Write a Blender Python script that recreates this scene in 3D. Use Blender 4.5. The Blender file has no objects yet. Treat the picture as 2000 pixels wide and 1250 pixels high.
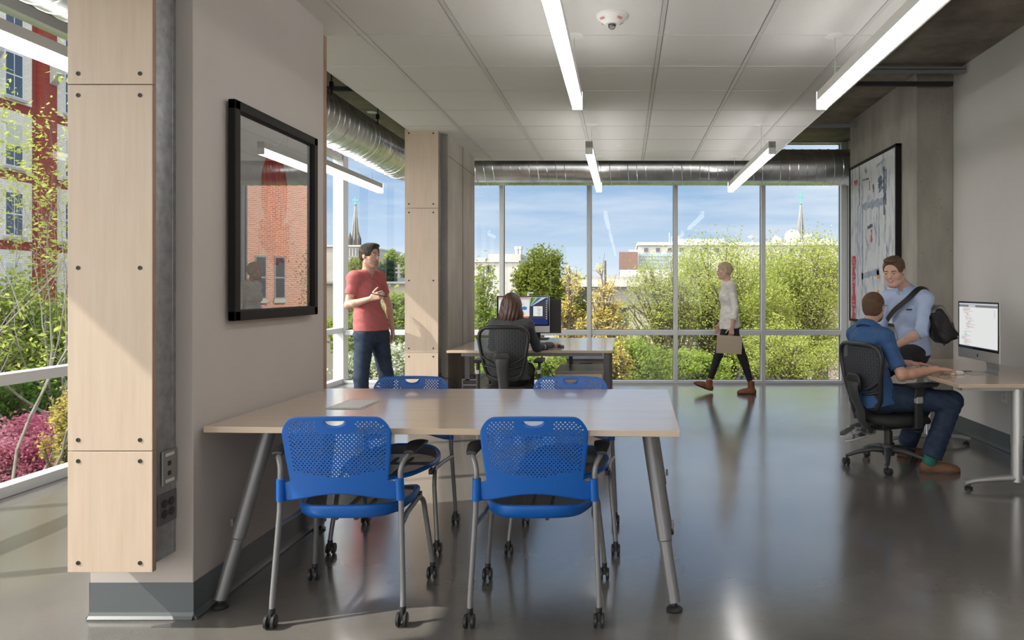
import bpy, math, random
import numpy as np
from mathutils import Vector, Matrix

C = bpy.context.scene.collection
SC = bpy.context.scene
R = math.radians
PI = math.pi

# ------------------------------------------------------------------ camera
cam_d = bpy.data.cameras.new('camera')
cam = bpy.data.objects.new('camera', cam_d); C.objects.link(cam)
cam.location = (0, 0, 1.37); cam.rotation_euler = (R(90), 0, 0)
cam_d.sensor_width = 36; cam_d.lens = 1380/2000*36
cam_d.shift_x = -219/2000; cam_d.shift_y = -61/2000
cam_d.clip_start = 0.05; cam_d.clip_end = 2000
SC.camera = cam

# ------------------------------------------------------------------ exposure
vs = SC.view_settings
vs.view_transform = 'Standard'; vs.look = 'None'; vs.gamma = 1; vs.use_curve_mapping = False
vs.exposure = 0.15
SC.cycles.max_bounces = 8; SC.cycles.diffuse_bounces = 4; SC.cycles.glossy_bounces = 4
SC.cycles.transmission_bounces = 4; SC.cycles.transparent_max_bounces = 24
SC.cycles.caustics_reflective = False; SC.cycles.caustics_refractive = False
SC.cycles.sample_clamp_indirect = 6.0
SC.cycles.use_adaptive_sampling = True; SC.cycles.adaptive_threshold = 0.02

# ------------------------------------------------------------------ sky
W = bpy.data.worlds.new('world'); SC.world = W; W.use_nodes = True
nt = W.node_tree; nt.nodes.clear()
def wn(t, **k):
    n = nt.nodes.new(t)
    for a, b in k.items(): setattr(n, a, b)
    return n
tc = wn('ShaderNodeTexCoord'); sep = wn('ShaderNodeSeparateXYZ')
nt.links.new(tc.outputs['Generated'], sep.inputs[0])
mp = wn('ShaderNodeMapping'); mp.inputs['Scale'].default_value = (1.5, 1.5, 10.0); mp.inputs['Location'].default_value = (3.1, .4, .3)
nt.links.new(tc.outputs['Generated'], mp.inputs[0])
nz = wn('ShaderNodeTexNoise'); nz.inputs['Scale'].default_value = 1.9; nz.inputs['Detail'].default_value = 8; nz.inputs['Roughness'].default_value = .55
nt.links.new(mp.outputs[0], nz.inputs['Vector'])
rp = wn('ShaderNodeValToRGB'); rp.color_ramp.elements[0].position = .40; rp.color_ramp.elements[1].position = .66
nt.links.new(nz.outputs['Fac'], rp.inputs[0])
gr = wn('ShaderNodeValToRGB'); e = gr.color_ramp.elements
e[0].position = .0; e[0].color = (.70, .80, .90, 1)
e[1].position = .11; e[1].color = (.37, .53, .76, 1)
x = e.new(.35); x.color = (.16, .32, .60, 1); x = e.new(1.0); x.color = (.20, .36, .62, 1)
nt.links.new(sep.outputs['Z'], gr.inputs[0])
mx = wn('ShaderNodeMixRGB'); mx.inputs[2].default_value = (.74, .81, .90, 1)
nt.links.new(rp.outputs[0], mx.inputs[0]); nt.links.new(gr.outputs[0], mx.inputs[1])
bg = wn('ShaderNodeBackground'); bg.inputs[1].default_value = 1.0
nt.links.new(mx.outputs[0], bg.inputs[0])
# sky boosted left and behind the viewer, sunward, to add fill light indoors
dp = wn('ShaderNodeVectorMath', operation='DOT_PRODUCT'); dp.inputs[1].default_value = tuple(Vector((-.75, -.75, .75)).normalized())
nt.links.new(tc.outputs['Generated'], dp.inputs[0])
mr = wn('ShaderNodeMapRange'); mr.inputs['From Min'].default_value = -.15; mr.inputs['From Max'].default_value = 1
mr.inputs['To Min'].default_value = 1.0; mr.inputs['To Max'].default_value = 7.5
nt.links.new(dp.outputs['Value'], mr.inputs['Value']); nt.links.new(mr.outputs[0], bg.inputs[1])
m2 = wn('ShaderNodeMixRGB'); m2.inputs[2].default_value = (.62, .585, .55, 1)
mr2 = wn('ShaderNodeMapRange'); mr2.inputs['From Min'].default_value = -.05; mr2.inputs['From Max'].default_value = .6
nt.links.new(dp.outputs['Value'], mr2.inputs['Value']); nt.links.new(mr2.outputs[0], m2.inputs[0]); nt.links.new(mx.outputs[0], m2.inputs[1]); nt.links.new(m2.outputs[0], bg.inputs[0])
wo = wn('ShaderNodeOutputWorld'); nt.links.new(bg.outputs[0], wo.inputs[0])

# ------------------------------------------------------------------ sun
sd = bpy.data.lights.new('sun', 'SUN'); sd.energy = 5.5; sd.angle = R(.6); sd.color = (1, .93, .82)
sun = bpy.data.objects.new('sun', sd); C.objects.link(sun)
sun.location = (-20, -6, 20)
SUN = Vector((1, .29, -.95)).normalized()
sun.rotation_euler = SUN.to_track_quat('-Z', 'Y').to_euler()

# ------------------------------------------------------------------ materials
MATS = {}
def mat(name, col, rough=.5, metal=0, spec=.5, var=None, scale=8, stretch=(1,1,1), bump=0, bscale=None, coat=0, ior=None, trans=0, detail=4, lo=.35, hi=.65, emis=0, sub=0):
    """principled material; var = second colour blended in by noise; bump = bump strength from noise"""
    if name in MATS: return MATS[name]
    m = bpy.data.materials.new(name); m.use_nodes = True; t = m.node_tree
    b = t.nodes['Principled BSDF']
    b.inputs['Base Color'].default_value = (*col, 1); b.inputs['Roughness'].default_value = rough
    b.inputs['Metallic'].default_value = metal; b.inputs['Specular IOR Level'].default_value = spec
    b.inputs['Coat Weight'].default_value = coat
    if coat: b.inputs['Coat Roughness'].default_value = .1
    if ior: b.inputs['IOR'].default_value = ior
    if trans: b.inputs['Transmission Weight'].default_value = trans
    if sub: b.inputs['Subsurface Weight'].default_value = sub; b.inputs['Subsurface Radius'].default_value = (.02, .008, .004); b.inputs['Subsurface Scale'].default_value = .6
    if emis: b.inputs['Emission Color'].default_value = (*col, 1); b.inputs['Emission Strength'].default_value = emis
    if var or bump:
        tcn = t.nodes.new('ShaderNodeTexCoord'); mpn = t.nodes.new('ShaderNodeMapping')
        mpn.inputs['Scale'].default_value = stretch
        t.links.new(tcn.outputs['Object'], mpn.inputs[0])
    if var:
        n = t.nodes.new('ShaderNodeTexNoise'); n.inputs['Scale'].default_value = scale; n.inputs['Detail'].default_value = detail
        n.inputs['Roughness'].default_value = .6
        t.links.new(mpn.outputs[0], n.inputs['Vector'])
        r = t.nodes.new('ShaderNodeValToRGB'); r.color_ramp.elements[0].position = lo; r.color_ramp.elements[1].position = hi
        r.color_ramp.elements[0].color = (*col, 1); r.color_ramp.elements[1].color = (*var, 1)
        t.links.new(n.outputs['Fac'], r.inputs[0]); t.links.new(r.outputs[0], b.inputs['Base Color'])
    if bump:
        n2 = t.nodes.new('ShaderNodeTexNoise'); n2.inputs['Scale'].default_value = bscale or scale; n2.inputs['Detail'].default_value = 5
        t.links.new(mpn.outputs[0], n2.inputs['Vector'])
        bp = t.nodes.new('ShaderNodeBump'); bp.inputs['Strength'].default_value = bump; bp.inputs['Distance'].default_value = .01
        t.links.new(n2.outputs['Fac'], bp.inputs['Height']); t.links.new(bp.outputs[0], b.inputs['Normal'])
    MATS[name] = m
    return m

def emit(name, col, s):
    m = bpy.data.materials.new(name); m.use_nodes = True; t = m.node_tree; t.nodes.clear()
    e = t.nodes.new('ShaderNodeEmission'); e.inputs[0].default_value = (*col, 1); e.inputs[1].default_value = s
    o = t.nodes.new('ShaderNodeOutputMaterial'); t.links.new(e.outputs[0], o.inputs[0]); MATS[name] = m
    return m

def glassmat(name, tint, gloss=1.0, ior=1.5, rough=0.0):
    """thin pane: straight-through transparency plus a mirror reflection by Fresnel"""
    m = bpy.data.materials.new(name); m.use_nodes = True; t = m.node_tree; t.nodes.clear()
    a = t.nodes.new('ShaderNodeBsdfTransparent'); a.inputs[0].default_value = (*tint, 1)
    g = t.nodes.new('ShaderNodeBsdfGlossy'); g.inputs['Roughness'].default_value = rough
    f = t.nodes.new('ShaderNodeFresnel'); f.inputs[0].default_value = ior
    mu = t.nodes.new('ShaderNodeMath'); mu.operation = 'MULTIPLY'; mu.inputs[1].default_value = gloss; mu.use_clamp = True
    mxs = t.nodes.new('ShaderNodeMixShader'); o = t.nodes.new('ShaderNodeOutputMaterial')
    t.links.new(f.outputs[0], mu.inputs[0]); t.links.new(mu.outputs[0], mxs.inputs[0])
    t.links.new(a.outputs[0], mxs.inputs[1]); t.links.new(g.outputs[0], mxs.inputs[2]); t.links.new(mxs.outputs[0], o.inputs[0])
    MATS[name] = m
    return m

def leafmat(name, c1, c2, tr=.45, nsc=1.3):
    m = bpy.data.materials.new(name); m.use_nodes = True; t = m.node_tree; t.nodes.clear()
    tcn = t.nodes.new('ShaderNodeTexCoord'); n = t.nodes.new('ShaderNodeTexNoise'); n.inputs['Scale'].default_value = nsc; n.inputs['Detail'].default_value = 6
    t.links.new(tcn.outputs['Object'], n.inputs['Vector'])
    r = t.nodes.new('ShaderNodeValToRGB'); r.color_ramp.elements[0].position = .35; r.color_ramp.elements[1].position = .65
    r.color_ramp.elements[0].color = (*c1, 1); r.color_ramp.elements[1].color = (*c2, 1)
    t.links.new(n.outputs['Fac'], r.inputs[0])
    d = t.nodes.new('ShaderNodeBsdfDiffuse'); l = t.nodes.new('ShaderNodeBsdfTranslucent'); x = t.nodes.new('ShaderNodeMixShader'); x.inputs[0].default_value = tr
    t.links.new(r.outputs[0], d.inputs[0]); t.links.new(r.outputs[0], l.inputs[0])
    t.links.new(d.outputs[0], x.inputs[1]); t.links.new(l.outputs[0], x.inputs[2])
    o = t.nodes.new('ShaderNodeOutputMaterial'); t.links.new(x.outputs[0], o.inputs[0]); MATS[name] = m
    return m

def brickmat(name, c1, c2, mortar, bw=.22, bh=.075, ms=.012, axis='x'):
    m = bpy.data.materials.new(name); m.use_nodes = True; t = m.node_tree; b = t.nodes['Principled BSDF']; b.inputs['Roughness'].default_value = .85
    tcn = t.nodes.new('ShaderNodeTexCoord'); s = t.nodes.new('ShaderNodeSeparateXYZ'); cb = t.nodes.new('ShaderNodeCombineXYZ')
    t.links.new(tcn.outputs['Object'], s.inputs[0]); t.links.new(s.outputs['X' if axis == 'x' else 'Y'], cb.inputs[0]); t.links.new(s.outputs['Z'], cb.inputs[1])
    k = t.nodes.new('ShaderNodeTexBrick'); k.inputs['Color1'].default_value = (*c1, 1); k.inputs['Color2'].default_value = (*c2, 1); k.inputs['Mortar'].default_value = (*mortar, 1)
    k.inputs['Scale'].default_value = 1; k.inputs['Brick Width'].default_value = bw; k.inputs['Row Height'].default_value = bh; k.inputs['Mortar Size'].default_value = ms
    t.links.new(cb.outputs[0], k.inputs['Vector']); t.links.new(k.outputs['Color'], b.inputs['Base Color']); MATS[name] = m
    return m

# ------------------------------------------------------------------ object helpers
def tag(o, label=None, cat=None, group=None, kind=None):
    if label: o['label'] = label
    if cat: o['category'] = cat
    if group: o['group'] = group
    if kind: o['kind'] = kind
    return o
def thing(name, label, cat, loc=(0,0,0), rotz=0, group=None):
    o = bpy.data.objects.new(name, None); C.objects.link(o); o.empty_display_size = .1
    o.location = loc; o.rotation_euler = (0, 0, rotz)
    return tag(o, label, cat, group)
def worldloc(p):
    v = Vector((0,0,0))
    while p is not None:
        v = v + p.location; p = p.parent
    return v
def link(name, me, parent=None):
    o = bpy.data.objects.new(name, me); C.objects.link(o)
    if parent is not None: o.parent = parent
    return o
def basis(d):
    d = Vector(d).normalized()
    a = Vector((0,0,1)) if abs(d.z) < .9 else Vector((1,0,0))
    u = d.cross(a).normalized(); return u, d.cross(u).normalized(), d

class MB:
    def __init__(s): s.v = []; s.f = []; s.m = []; s.mi = 0
    def add(s, vs_, fs):
        n = len(s.v); s.v += [tuple(p) for p in vs_]; s.f += [tuple(i+n for i in f) for f in fs]; s.m += [s.mi]*len(fs); return s
    def box(s, x0, x1, y0, y1, z0, z1, M=None):
        p = [Vector(q) for q in ((x0,y0,z0),(x1,y0,z0),(x1,y1,z0),(x0,y1,z0),(x0,y0,z1),(x1,y0,z1),(x1,y1,z1),(x0,y1,z1))]
        if M is not None: p = [M @ q for q in p]
        return s.add(p, [(0,3,2,1),(4,5,6,7),(0,1,5,4),(1,2,6,5),(2,3,7,6),(3,0,4,7)])
    def cbox(s, c, d, M=None):
        return s.box(c[0]-d[0]/2, c[0]+d[0]/2, c[1]-d[1]/2, c[1]+d[1]/2, c[2]-d[2]/2, c[2]+d[2]/2, M)
    def tube(s, pts, r, n=12, closed=False, flat=None, u0=None):
        pts = [Vector(p) for p in pts]; N = len(pts)
        rs = r if isinstance(r, (list, tuple)) else [r]*N
        vs_ = []; u = Vector(u0) if u0 is not None else None
        for i, p in enumerate(pts):
            if closed: t = (pts[(i+1) % N]-pts[i-1])
            else: t = (pts[min(i+1, N-1)]-pts[max(i-1, 0)])
            t = t.normalized()
            if u is None: u = basis(t)[0]
            u = (u - t*u.dot(t)).normalized(); w = t.cross(u)
            for k in range(n):
                a = 2*PI*k/n
                vs_.append(p + (u*math.cos(a) + w*math.sin(a)*(flat or 1))*rs[i])
        fs = []
        M_ = N if closed else N-1
        for i in range(M_):
            j = (i+1) % N
            for k in range(n):
                l = (k+1) % n
                fs.append((i*n+k, i*n+l, j*n+l, j*n+k))
        if not closed:
            fs.append(tuple(range(n-1, -1, -1))); fs.append(tuple((N-1)*n+k for k in range(n)))
        return s.add(vs_, fs)
    def lathe(s, prof, c=(0,0,0), ax=(0,0,1), n=20):
        """prof = [(radius, height)] round the axis"""
        u, w, d = basis(ax); c = Vector(c); vs_ = []
        for r_, h in prof:
            for k in range(n):
                a = 2*PI*k/n; vs_.append(c + d*h + (u*math.cos(a)+w*math.sin(a))*max(r_, 1e-5))
        fs = []
        for i in range(len(prof)-1):
            for k in range(n):
                l = (k+1) % n; fs.append((i*n+k, (i+1)*n+k, (i+1)*n+l, i*n+l))
        fs.append(tuple(range(n))); fs.append(tuple((len(prof)-1)*n+k for k in range(n-1, -1, -1)))
        return s.add(vs_, fs)
    def prism(s, poly, a0, a1, axis='z', M=None):
        n = len(poly)
        def P(q, a):
            if axis == 'z': return Vector((q[0], q[1], a))
            if axis == 'y': return Vector((q[0], a, q[1]))
            return Vector((a, q[0], q[1]))
        p = [P(q, a0) for q in poly] + [P(q, a1) for q in poly]
        if M is not None: p = [M @ q for q in p]
        return s.add(p, [tuple(range(n-1, -1, -1)), tuple(range(n, 2*n))] + [(i, (i+1) % n, n+(i+1) % n, n+i) for i in range(n)])
    def grid(s, f, nu, nv):
        vs_ = [f(i/nu, j/nv) for j in range(nv+1) for i in range(nu+1)]
        return s.add(vs_, [(j*(nu+1)+i, j*(nu+1)+i+1, (j+1)*(nu+1)+i+1, (j+1)*(nu+1)+i) for j in range(nv) for i in range(nu)])
    def build(s, name, m, parent=None, smooth=None, bevel=0, world=False, solid=0, sub=0, fixn=True, seg=2):
        me = bpy.data.meshes.new(name)
        off = worldloc(parent) if (world and parent is not None) else Vector((0,0,0))
        me.from_pydata([tuple(Vector(p)-off) for p in s.v], [], s.f)
        for k in (m if isinstance(m, (list, tuple)) else [m]): me.materials.append(k)
        if any(s.m): me.polygons.foreach_set('material_index', s.m)
        if fixn:
            import bmesh
            b = bmesh.new(); b.from_mesh(me); bmesh.ops.recalc_face_normals(b, faces=b.faces); b.to_mesh(me); b.free()
        if smooth is not None:
            me.polygons.foreach_set('use_smooth', [True]*len(me.polygons)); me.set_sharp_from_angle(angle=R(smooth))
        me.update()
        o = link(name, me, parent)
        if solid:
            q = o.modifiers.new('thick', 'SOLIDIFY'); q.thickness = solid; q.offset = 0
        if bevel:
            q = o.modifiers.new('bevel', 'BEVEL'); q.width = bevel; q.segments = seg; q.limit_method = 'ANGLE'; q.angle_limit = R(40)
        if sub:
            q = o.modifiers.new('sub', 'SUBSURF'); q.levels = sub; q.render_levels = sub
        return o

def copy_tree(o, parent=None):
    c = o.copy(); C.objects.link(c); c.parent = parent
    for ch in list(o.children): copy_tree(ch, c)
    return c
def struct(o): o['kind'] = 'structure'; return o

def np_mesh(name, V, F, m, parent=None, smooth=True, k=4, off=None):
    """fast mesh from numpy arrays, faces all of k corners"""
    V = np.asarray(V, dtype=np.float32); F = np.asarray(F, dtype=np.int32)
    if off is not None: V = V - np.array(off, dtype=np.float32)
    me = bpy.data.meshes.new(name)
    me.vertices.add(len(V)); me.vertices.foreach_set('co', V.ravel())
    me.loops.add(len(F)*k); me.loops.foreach_set('vertex_index', F.ravel())
    me.polygons.add(len(F)); me.polygons.foreach_set('loop_start', np.arange(0, len(F)*k, k, dtype=np.int32))
    me.polygons.foreach_set('use_smooth', np.full(len(F), smooth))
    me.materials.append(m); me.update(calc_edges=True); me.validate()
    return link(name, me, parent)

def text_mesh(name, txt, size, m, M, parent=None, ext=.001):
    cu = bpy.data.curves.new(name, 'FONT'); cu.body = txt; cu.size = size; cu.extrude = ext; cu.align_x = 'CENTER'; cu.align_y = 'CENTER'
    tmp = bpy.data.objects.new('tmp', cu); C.objects.link(tmp)
    bpy.context.view_layer.update()
    me = bpy.data.meshes.new_from_object(tmp.evaluated_get(bpy.context.evaluated_depsgraph_get()))
    bpy.data.objects.remove(tmp); me.materials.clear(); me.materials.append(m); me.transform(M); me.name = name
    return link(name, me, parent)

# ------------------------------------------------------------------ the materials of the place
paint = mat('wall_paint_shaded', (.50, .462, .437), .6, var=(.485, .448, .423), scale=3, bump=.04, bscale=180)  # same paint as the right wall, with the left side's browner shade coloured in
paint_lit = mat('wall_paint_lit', (.66, .65, .635), .6, var=(.64, .63, .615), scale=3, bump=.04, bscale=180)  # the same wall paint, lighter: the right side's brighter light is in the colour
white_paint = mat('white_paint', (.80, .79, .77), .55)
tile = mat('ceiling_tile', (.72, .71, .695), .9, var=(.685, .675, .66), scale=160, bump=.10, bscale=260)
tgrid = mat('ceiling_grid', (.78, .78, .77), .5)
def concrete(name, c1, c2, board=False):
    m = mat(name, c1, .8, var=c2, scale=2.2, stretch=(1, 1, .35) if board else (1, 1, 1), bump=.25, bscale=26, detail=9, lo=.3, hi=.72)
    t = m.node_tree; b = t.nodes['Principled BSDF']
    tcn = [n for n in t.nodes if n.type == 'TEX_COORD'][0]
    vo = t.nodes.new('ShaderNodeTexVoronoi'); vo.inputs['Scale'].default_value = 16; vo.inputs['Randomness'].default_value = 1
    t.links.new(tcn.outputs['Object'], vo.inputs['Vector'])
    rr = t.nodes.new('ShaderNodeValToRGB'); rr.color_ramp.elements[0].position = .07; rr.color_ramp.elements[1].position = .10
    rr.color_ramp.elements[0].color = (.45, .45, .45, 1); rr.color_ramp.elements[1].color = (1, 1, 1, 1)
    t.links.new(vo.outputs['Distance'], rr.inputs[0])
    ml = t.nodes.new('ShaderNodeMixRGB'); ml.blend_type = 'MULTIPLY'; ml.inputs[0].default_value = 1
    src = b.inputs['Base Color'].links[0].from_socket
    t.links.new(src, ml.inputs[1]); t.links.new(rr.outputs[0], ml.inputs[2]); t.links.new(ml.outputs[0], b.inputs['Base Color'])
    return m
conc = concrete('column_concrete', (.22, .205, .18), (.41, .385, .345), True)
slabc = concrete('slab_concrete', (.11, .088, .07), (.30, .26, .22))

def floormat():
    m = bpy.data.materials.new('polished_concrete'); m.use_nodes = True; t = m.node_tree; b = t.nodes['Principled BSDF']
    tcn = t.nodes.new('ShaderNodeTexCoord')
    n = t.nodes.new('ShaderNodeTexNoise'); n.inputs['Scale'].default_value = 1.1; n.inputs['Detail'].default_value = 9; n.inputs['Roughness'].default_value = .62
    t.links.new(tcn.outputs['Object'], n.inputs['Vector'])
    r = t.nodes.new('ShaderNodeValToRGB'); r.color_ramp.elements[0].position = .3; r.color_ramp.elements[1].position = .7
    r.color_ramp.elements[0].color = (.106, .099, .092, 1); r.color_ramp.elements[1].color = (.180, .168, .155, 1)
    t.links.new(n.outputs['Fac'], r.inputs[0])
    n2 = t.nodes.new('ShaderNodeTexNoise'); n2.inputs['Scale'].default_value = 170; n2.inputs['Detail'].default_value = 3
    t.links.new(tcn.outputs['Object'], n2.inputs['Vector'])
    r2 = t.nodes.new('ShaderNodeValToRGB'); r2.color_ramp.elements[0].position = .66; r2.color_ramp.elements[1].position = .75
    t.links.new(n2.outputs['Fac'], r2.inputs[0])
    mx_ = t.nodes.new('ShaderNodeMixRGB'); mx_.inputs[2].default_value = (.42, .40, .36, 1)
    sc_ = t.nodes.new('ShaderNodeMath'); sc_.operation = 'MULTIPLY'; sc_.inputs[1].default_value = .6
    t.links.new(r2.outputs[0], sc_.inputs[0]); t.links.new(sc_.outputs[0], mx_.inputs[0]); t.links.new(r.outputs[0], mx_.inputs[1])
    t.links.new(mx_.outputs[0], b.inputs['Base Color'])
    n3 = t.nodes.new('ShaderNodeTexNoise'); n3.inputs['Scale'].default_value = 2.3; n3.inputs['Detail'].default_value = 6
    t.links.new(tcn.outputs['Object'], n3.inputs['Vector'])
    mr = t.nodes.new('ShaderNodeMapRange'); mr.inputs['From Min'].default_value = .3; mr.inputs['From Max'].default_value = .7
    mr.inputs['To Min'].default_value = .14; mr.inputs['To Max'].default_value = .22
    t.links.new(n3.outputs['Fac'], mr.inputs['Value']); t.links.new(mr.outputs[0], b.inputs['Roughness'])
    b.inputs['IOR'].default_value = 1.6; b.inputs['Coat Weight'].default_value = .8; b.inputs['Coat IOR'].default_value = 1.6; b.inputs['Coat Roughness'].default_value = .16
    bp = t.nodes.new('ShaderNodeBump'); bp.inputs['Strength'].default_value = .03; bp.inputs['Distance'].default_value = .01
    n4 = t.nodes.new('ShaderNodeTexNoise'); n4.inputs['Scale'].default_value = 6; n4.inputs['Detail'].default_value = 3
    t.links.new(tcn.outputs['Object'], n4.inputs['Vector']); t.links.new(n4.outputs['Fac'], bp.inputs['Height']); t.links.new(bp.outputs[0], b.inputs['Normal'])
    return m
floor_m = floormat()
maple = mat('maple_panel', (.62, .505, .405), .42, var=(.54, .425, .33), scale=7, stretch=(5, 5, .35), bump=.03, bscale=60, detail=7, lo=.3, hi=.75)
maple_edge = mat('maple_edge', (.36, .24, .17), .6, var=(.28, .17, .12), scale=60, stretch=(1, 1, .1))
tabletop_m = mat('table_laminate', (.60, .48, .365), .25, coat=.7, var=(.54, .42, .315), scale=5, stretch=(.5, 5, 5), detail=7, lo=.3, hi=.75)
galv = mat('galvanised_steel', (.60, .62, .63), .27, 1, var=(.82, .84, .85), scale=5, detail=8, bump=.02, bscale=3)
raceway_m = mat('raceway_steel', (.30, .32, .33), .42, .8, var=(.42, .44, .45), scale=22, detail=6)
alu = mat('window_aluminium', (.74, .76, .78), .40, .15)
alu_dark = mat('window_gasket', (.10, .11, .12), .5)
steel_grey = mat('leg_grey', (.22, .225, .235), .38, .35)
silver = mat('silver_paint', (.52, .53, .54), .35, .6)
chrome = mat('chrome', (.75, .75, .76), .15, 1)
black_pl = mat('black_plastic', (.022, .023, .025), .42)
black_soft = mat('black_fabric', (.020, .021, .023), .85)
dark_grey = mat('dark_grey_plastic', (.045, .047, .051), .45)
blue_pl = mat('blue_plastic', (.005, .112, .47), .36, spec=.5, bump=.01, bscale=400)
rubber = mat('baseboard_vinyl', (.100, .118, .130), .38)
glass_m = glassmat('window_glass', (.95, .975, .97), .5, 1.5)
framed_glass = glassmat('picture_glass', (.95, .95, .95), 2.7, 1.52)
lens_m = emit('lamp_lens', (1, .97, .93), 11)
strut_m = mat('strut_steel', (.33, .36, .38), .4, .7)
blackened = mat('black_strut', (.02, .02, .022), .6)
red_m = mat('red_print', (.55, .03, .03), .5)
# ================================================================== ROOM SHELL
GX = -4.10; GY = 10.27; RX = 3.22; FY = -6.0; SLAB = 3.49; CEIL = 2.94
MB().box(GX-.15, RX+.2, FY-.2, GY+.15, -.3, 0).build('floor', floor_m)['kind'] = 'structure'
struct(MB().box(GX-.15, RX+.2, FY-.2, GY+.15, SLAB, SLAB+.35).build('ceiling', slabc))
struct(MB().box(RX, RX+.2, FY, GY, 0, SLAB).build('wall_right', paint_lit))
struct(MB().box(GX, RX, FY-.2, FY, 0, .8).box(GX, RX, FY-.2, FY, 3.3, SLAB).box(GX, GX+.3, FY-.2, FY, .8, 3.3).box(RX-.3, RX, FY-.2, FY, .8, 3.3).build('wall_rear', paint))  # unseen rear wall; its wide opening is added to let in fill daylight
# column wall on the left: the painted pier the picture hangs on
WX = -1.787; WL = -2.213; W0 = 2.93; W1 = 4.20
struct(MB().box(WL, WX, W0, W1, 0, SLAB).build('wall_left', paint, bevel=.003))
# rear neighbour pier of the same line (behind the camera)
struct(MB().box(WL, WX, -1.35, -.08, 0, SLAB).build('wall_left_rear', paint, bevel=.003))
def cove(path, name, h=.152):
    """vinyl cove base along a polyline (inside face offset), with a toe"""
    mb = MB(); prof = [(0, 0), (.016, 0), (.018, .006), (.008, .016), (.0035, .03), (.003, h), (0, h)]
    for (x0, y0), (x1, y1), (nx, ny) in path:
        ext = .0035
        dx, dy = (x1-x0), (y1-y0); L = math.hypot(dx, dy); dx /= L; dy /= L
        a = (x0-dx*ext, y0-dy*ext); b = (x1+dx*ext, y1+dy*ext)
        vs_ = [(a[0]+nx*o, a[1]+ny*o, z) for o, z in prof] + [(b[0]+nx*o, b[1]+ny*o, z) for o, z in prof]
        n = len(prof)
        mb.add(vs_, [tuple(range(n)), tuple(range(2*n-1, n-1, -1))] + [(i, (i+1) % n, n+(i+1) % n, n+i) for i in range(n)])
    return struct(mb.build(name, rubber))
cove([((WL, W0), (WX, W0), (0, -1)), ((WX, W0), (WX, W1), (1, 0)), ((WL, W1), (WX, W1), (0, 1)), ((WL, W0), (WL, W1), (-1, 0))], 'baseboard_left')
cove([((RX, FY), (RX, 6.90), (-1, 0)), ((RX, 8.97), (RX, 10.2), (-1, 0))], 'baseboard_right')
# concrete columns
CX = -1.79
c2 = MB().box(-2.20, CX, 7.18, 8.46, 0, SLAB)
struct(c2.build('column', conc, bevel=.008))
struct(MB().box(CX, CX+.003, 7.83, 7.84, 0, SLAB-.01).box(CX, CX+.002, 7.19, 8.45, 2.72, 2.725).build('trim_1', mat('joint_dark', (.12, .11, .10), .8)))
struct(MB().box(2.86, RX, 6.91, 8.95, 0, SLAB).build('column', conc, bevel=.008))

# suspended ceiling: one panel field with its grid
X0, X1c, YC = -2.13, 1.766, 8.63
cm = MB(); cm.box(X0, X1c, FY, W0, CEIL, CEIL+.02)
cm.box(X0, X1c, W0, YC, CEIL, CEIL+.02)
cm.box(X0-.008, X0, FY, YC, CEIL-.004, CEIL+.05); cm.box(X1c, X1c+.008, FY, YC, CEIL-.004, CEIL+.05); cm.box(X0, X1c, YC, YC+.008, CEIL-.004, CEIL+.05)
struct(cm.build('ceiling_panels', tile))
g = MB(); tw = .6115
k = 0
xs_ = [-1.609+tw*i for i in range(6)]
for xx in xs_: g.box(xx-.012, xx+.012, FY, YC, CEIL-.0045, CEIL)
yy = 4.373
ys_ = []
while yy > FY: yy -= tw
yy += tw
while yy < YC: ys_.append(yy); yy += tw
for yy in ys_: g.box(X0, X1c, yy-.004, yy+.004, CEIL-.003, CEIL)
struct(g.build('ceiling_grid', mat('grid_metal', (.60, .60, .59), .5)))
sh = MB()
for xx in xs_:
    for s in (-1, 1): sh.box(xx+s*.0135-.0018, xx+s*.0135+.0018, FY, YC, CEIL-.0012, CEIL)
for yy in ys_: sh.box(X0, X1c, yy+.004, yy+.0075, CEIL-.0012, CEIL)
struct(sh.build('ceiling_reveal', mat('grid_reveal', (.22, .22, .21), .8)))

# ------------------------------------------------------------------ glazing
HEAD = 3.22
def pane(mb, x0, x1, y0, y1, z0, z1): mb.box(x0, x1, y0, y1, z0, z1)
# back glazing, bay by bay (window_1 ... )
bx = [GX+.02, -3.04, -1.771, -.506, .744, 2.009, RX-.04]
wi = 1
TOPB = SLAB
for i in range(6):
    a, b = bx[i], bx[i+1]
    w = thing('window_%d' % wi, None, None, ((a+b)/2, GY, 0)); w['kind'] = 'structure'; wi += 1
    hw = .03
    f = MB(); f.box(a-.001, a+hw, GY-.09, GY+.06, 0, TOPB)
    if i == 5: f.box(b-.05, b+.035, GY-.09, GY+.06, 0, TOPB)
    else: f.box(b-hw, b+.001, GY-.09, GY+.06, 0, TOPB)
    b_ = b-(.05 if i == 5 else hw)
    f.box(a+hw, b_, GY-.075, GY+.05, .70, .775); f.box(a+hw, b_, GY-.09, GY+.06, 0, .045); f.box(a+hw, b_, GY-.09, GY+.06, TOPB-.018, TOPB)
    f.build('window_frame', alu, w, world=True, bevel=.004)
    q = MB()
    for z0, z1 in ((.045, .70), (.775, TOPB-.018)):
        q.box(a+hw, a+hw+.006, GY-.012, GY+.012, z0, z1).box(b_-.006, b_, GY-.012, GY+.012, z0, z1).box(a+hw, b_, GY-.012, GY+.012, z0, z0+.006).box(a+hw, b_, GY-.012, GY+.012, z1-.006, z1)
    q.build('gasket', alu_dark, w, world=True)
    for z0, z1 in ((.045, .70), (.775, TOPB-.018)):
        MB().add([(a+hw, GY, z0), (b_, GY, z0), (b_, GY, z1), (a+hw, GY, z1)], [(0,1,2,3)]).build('pane', glass_m, w, world=True, fixn=False)
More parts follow.
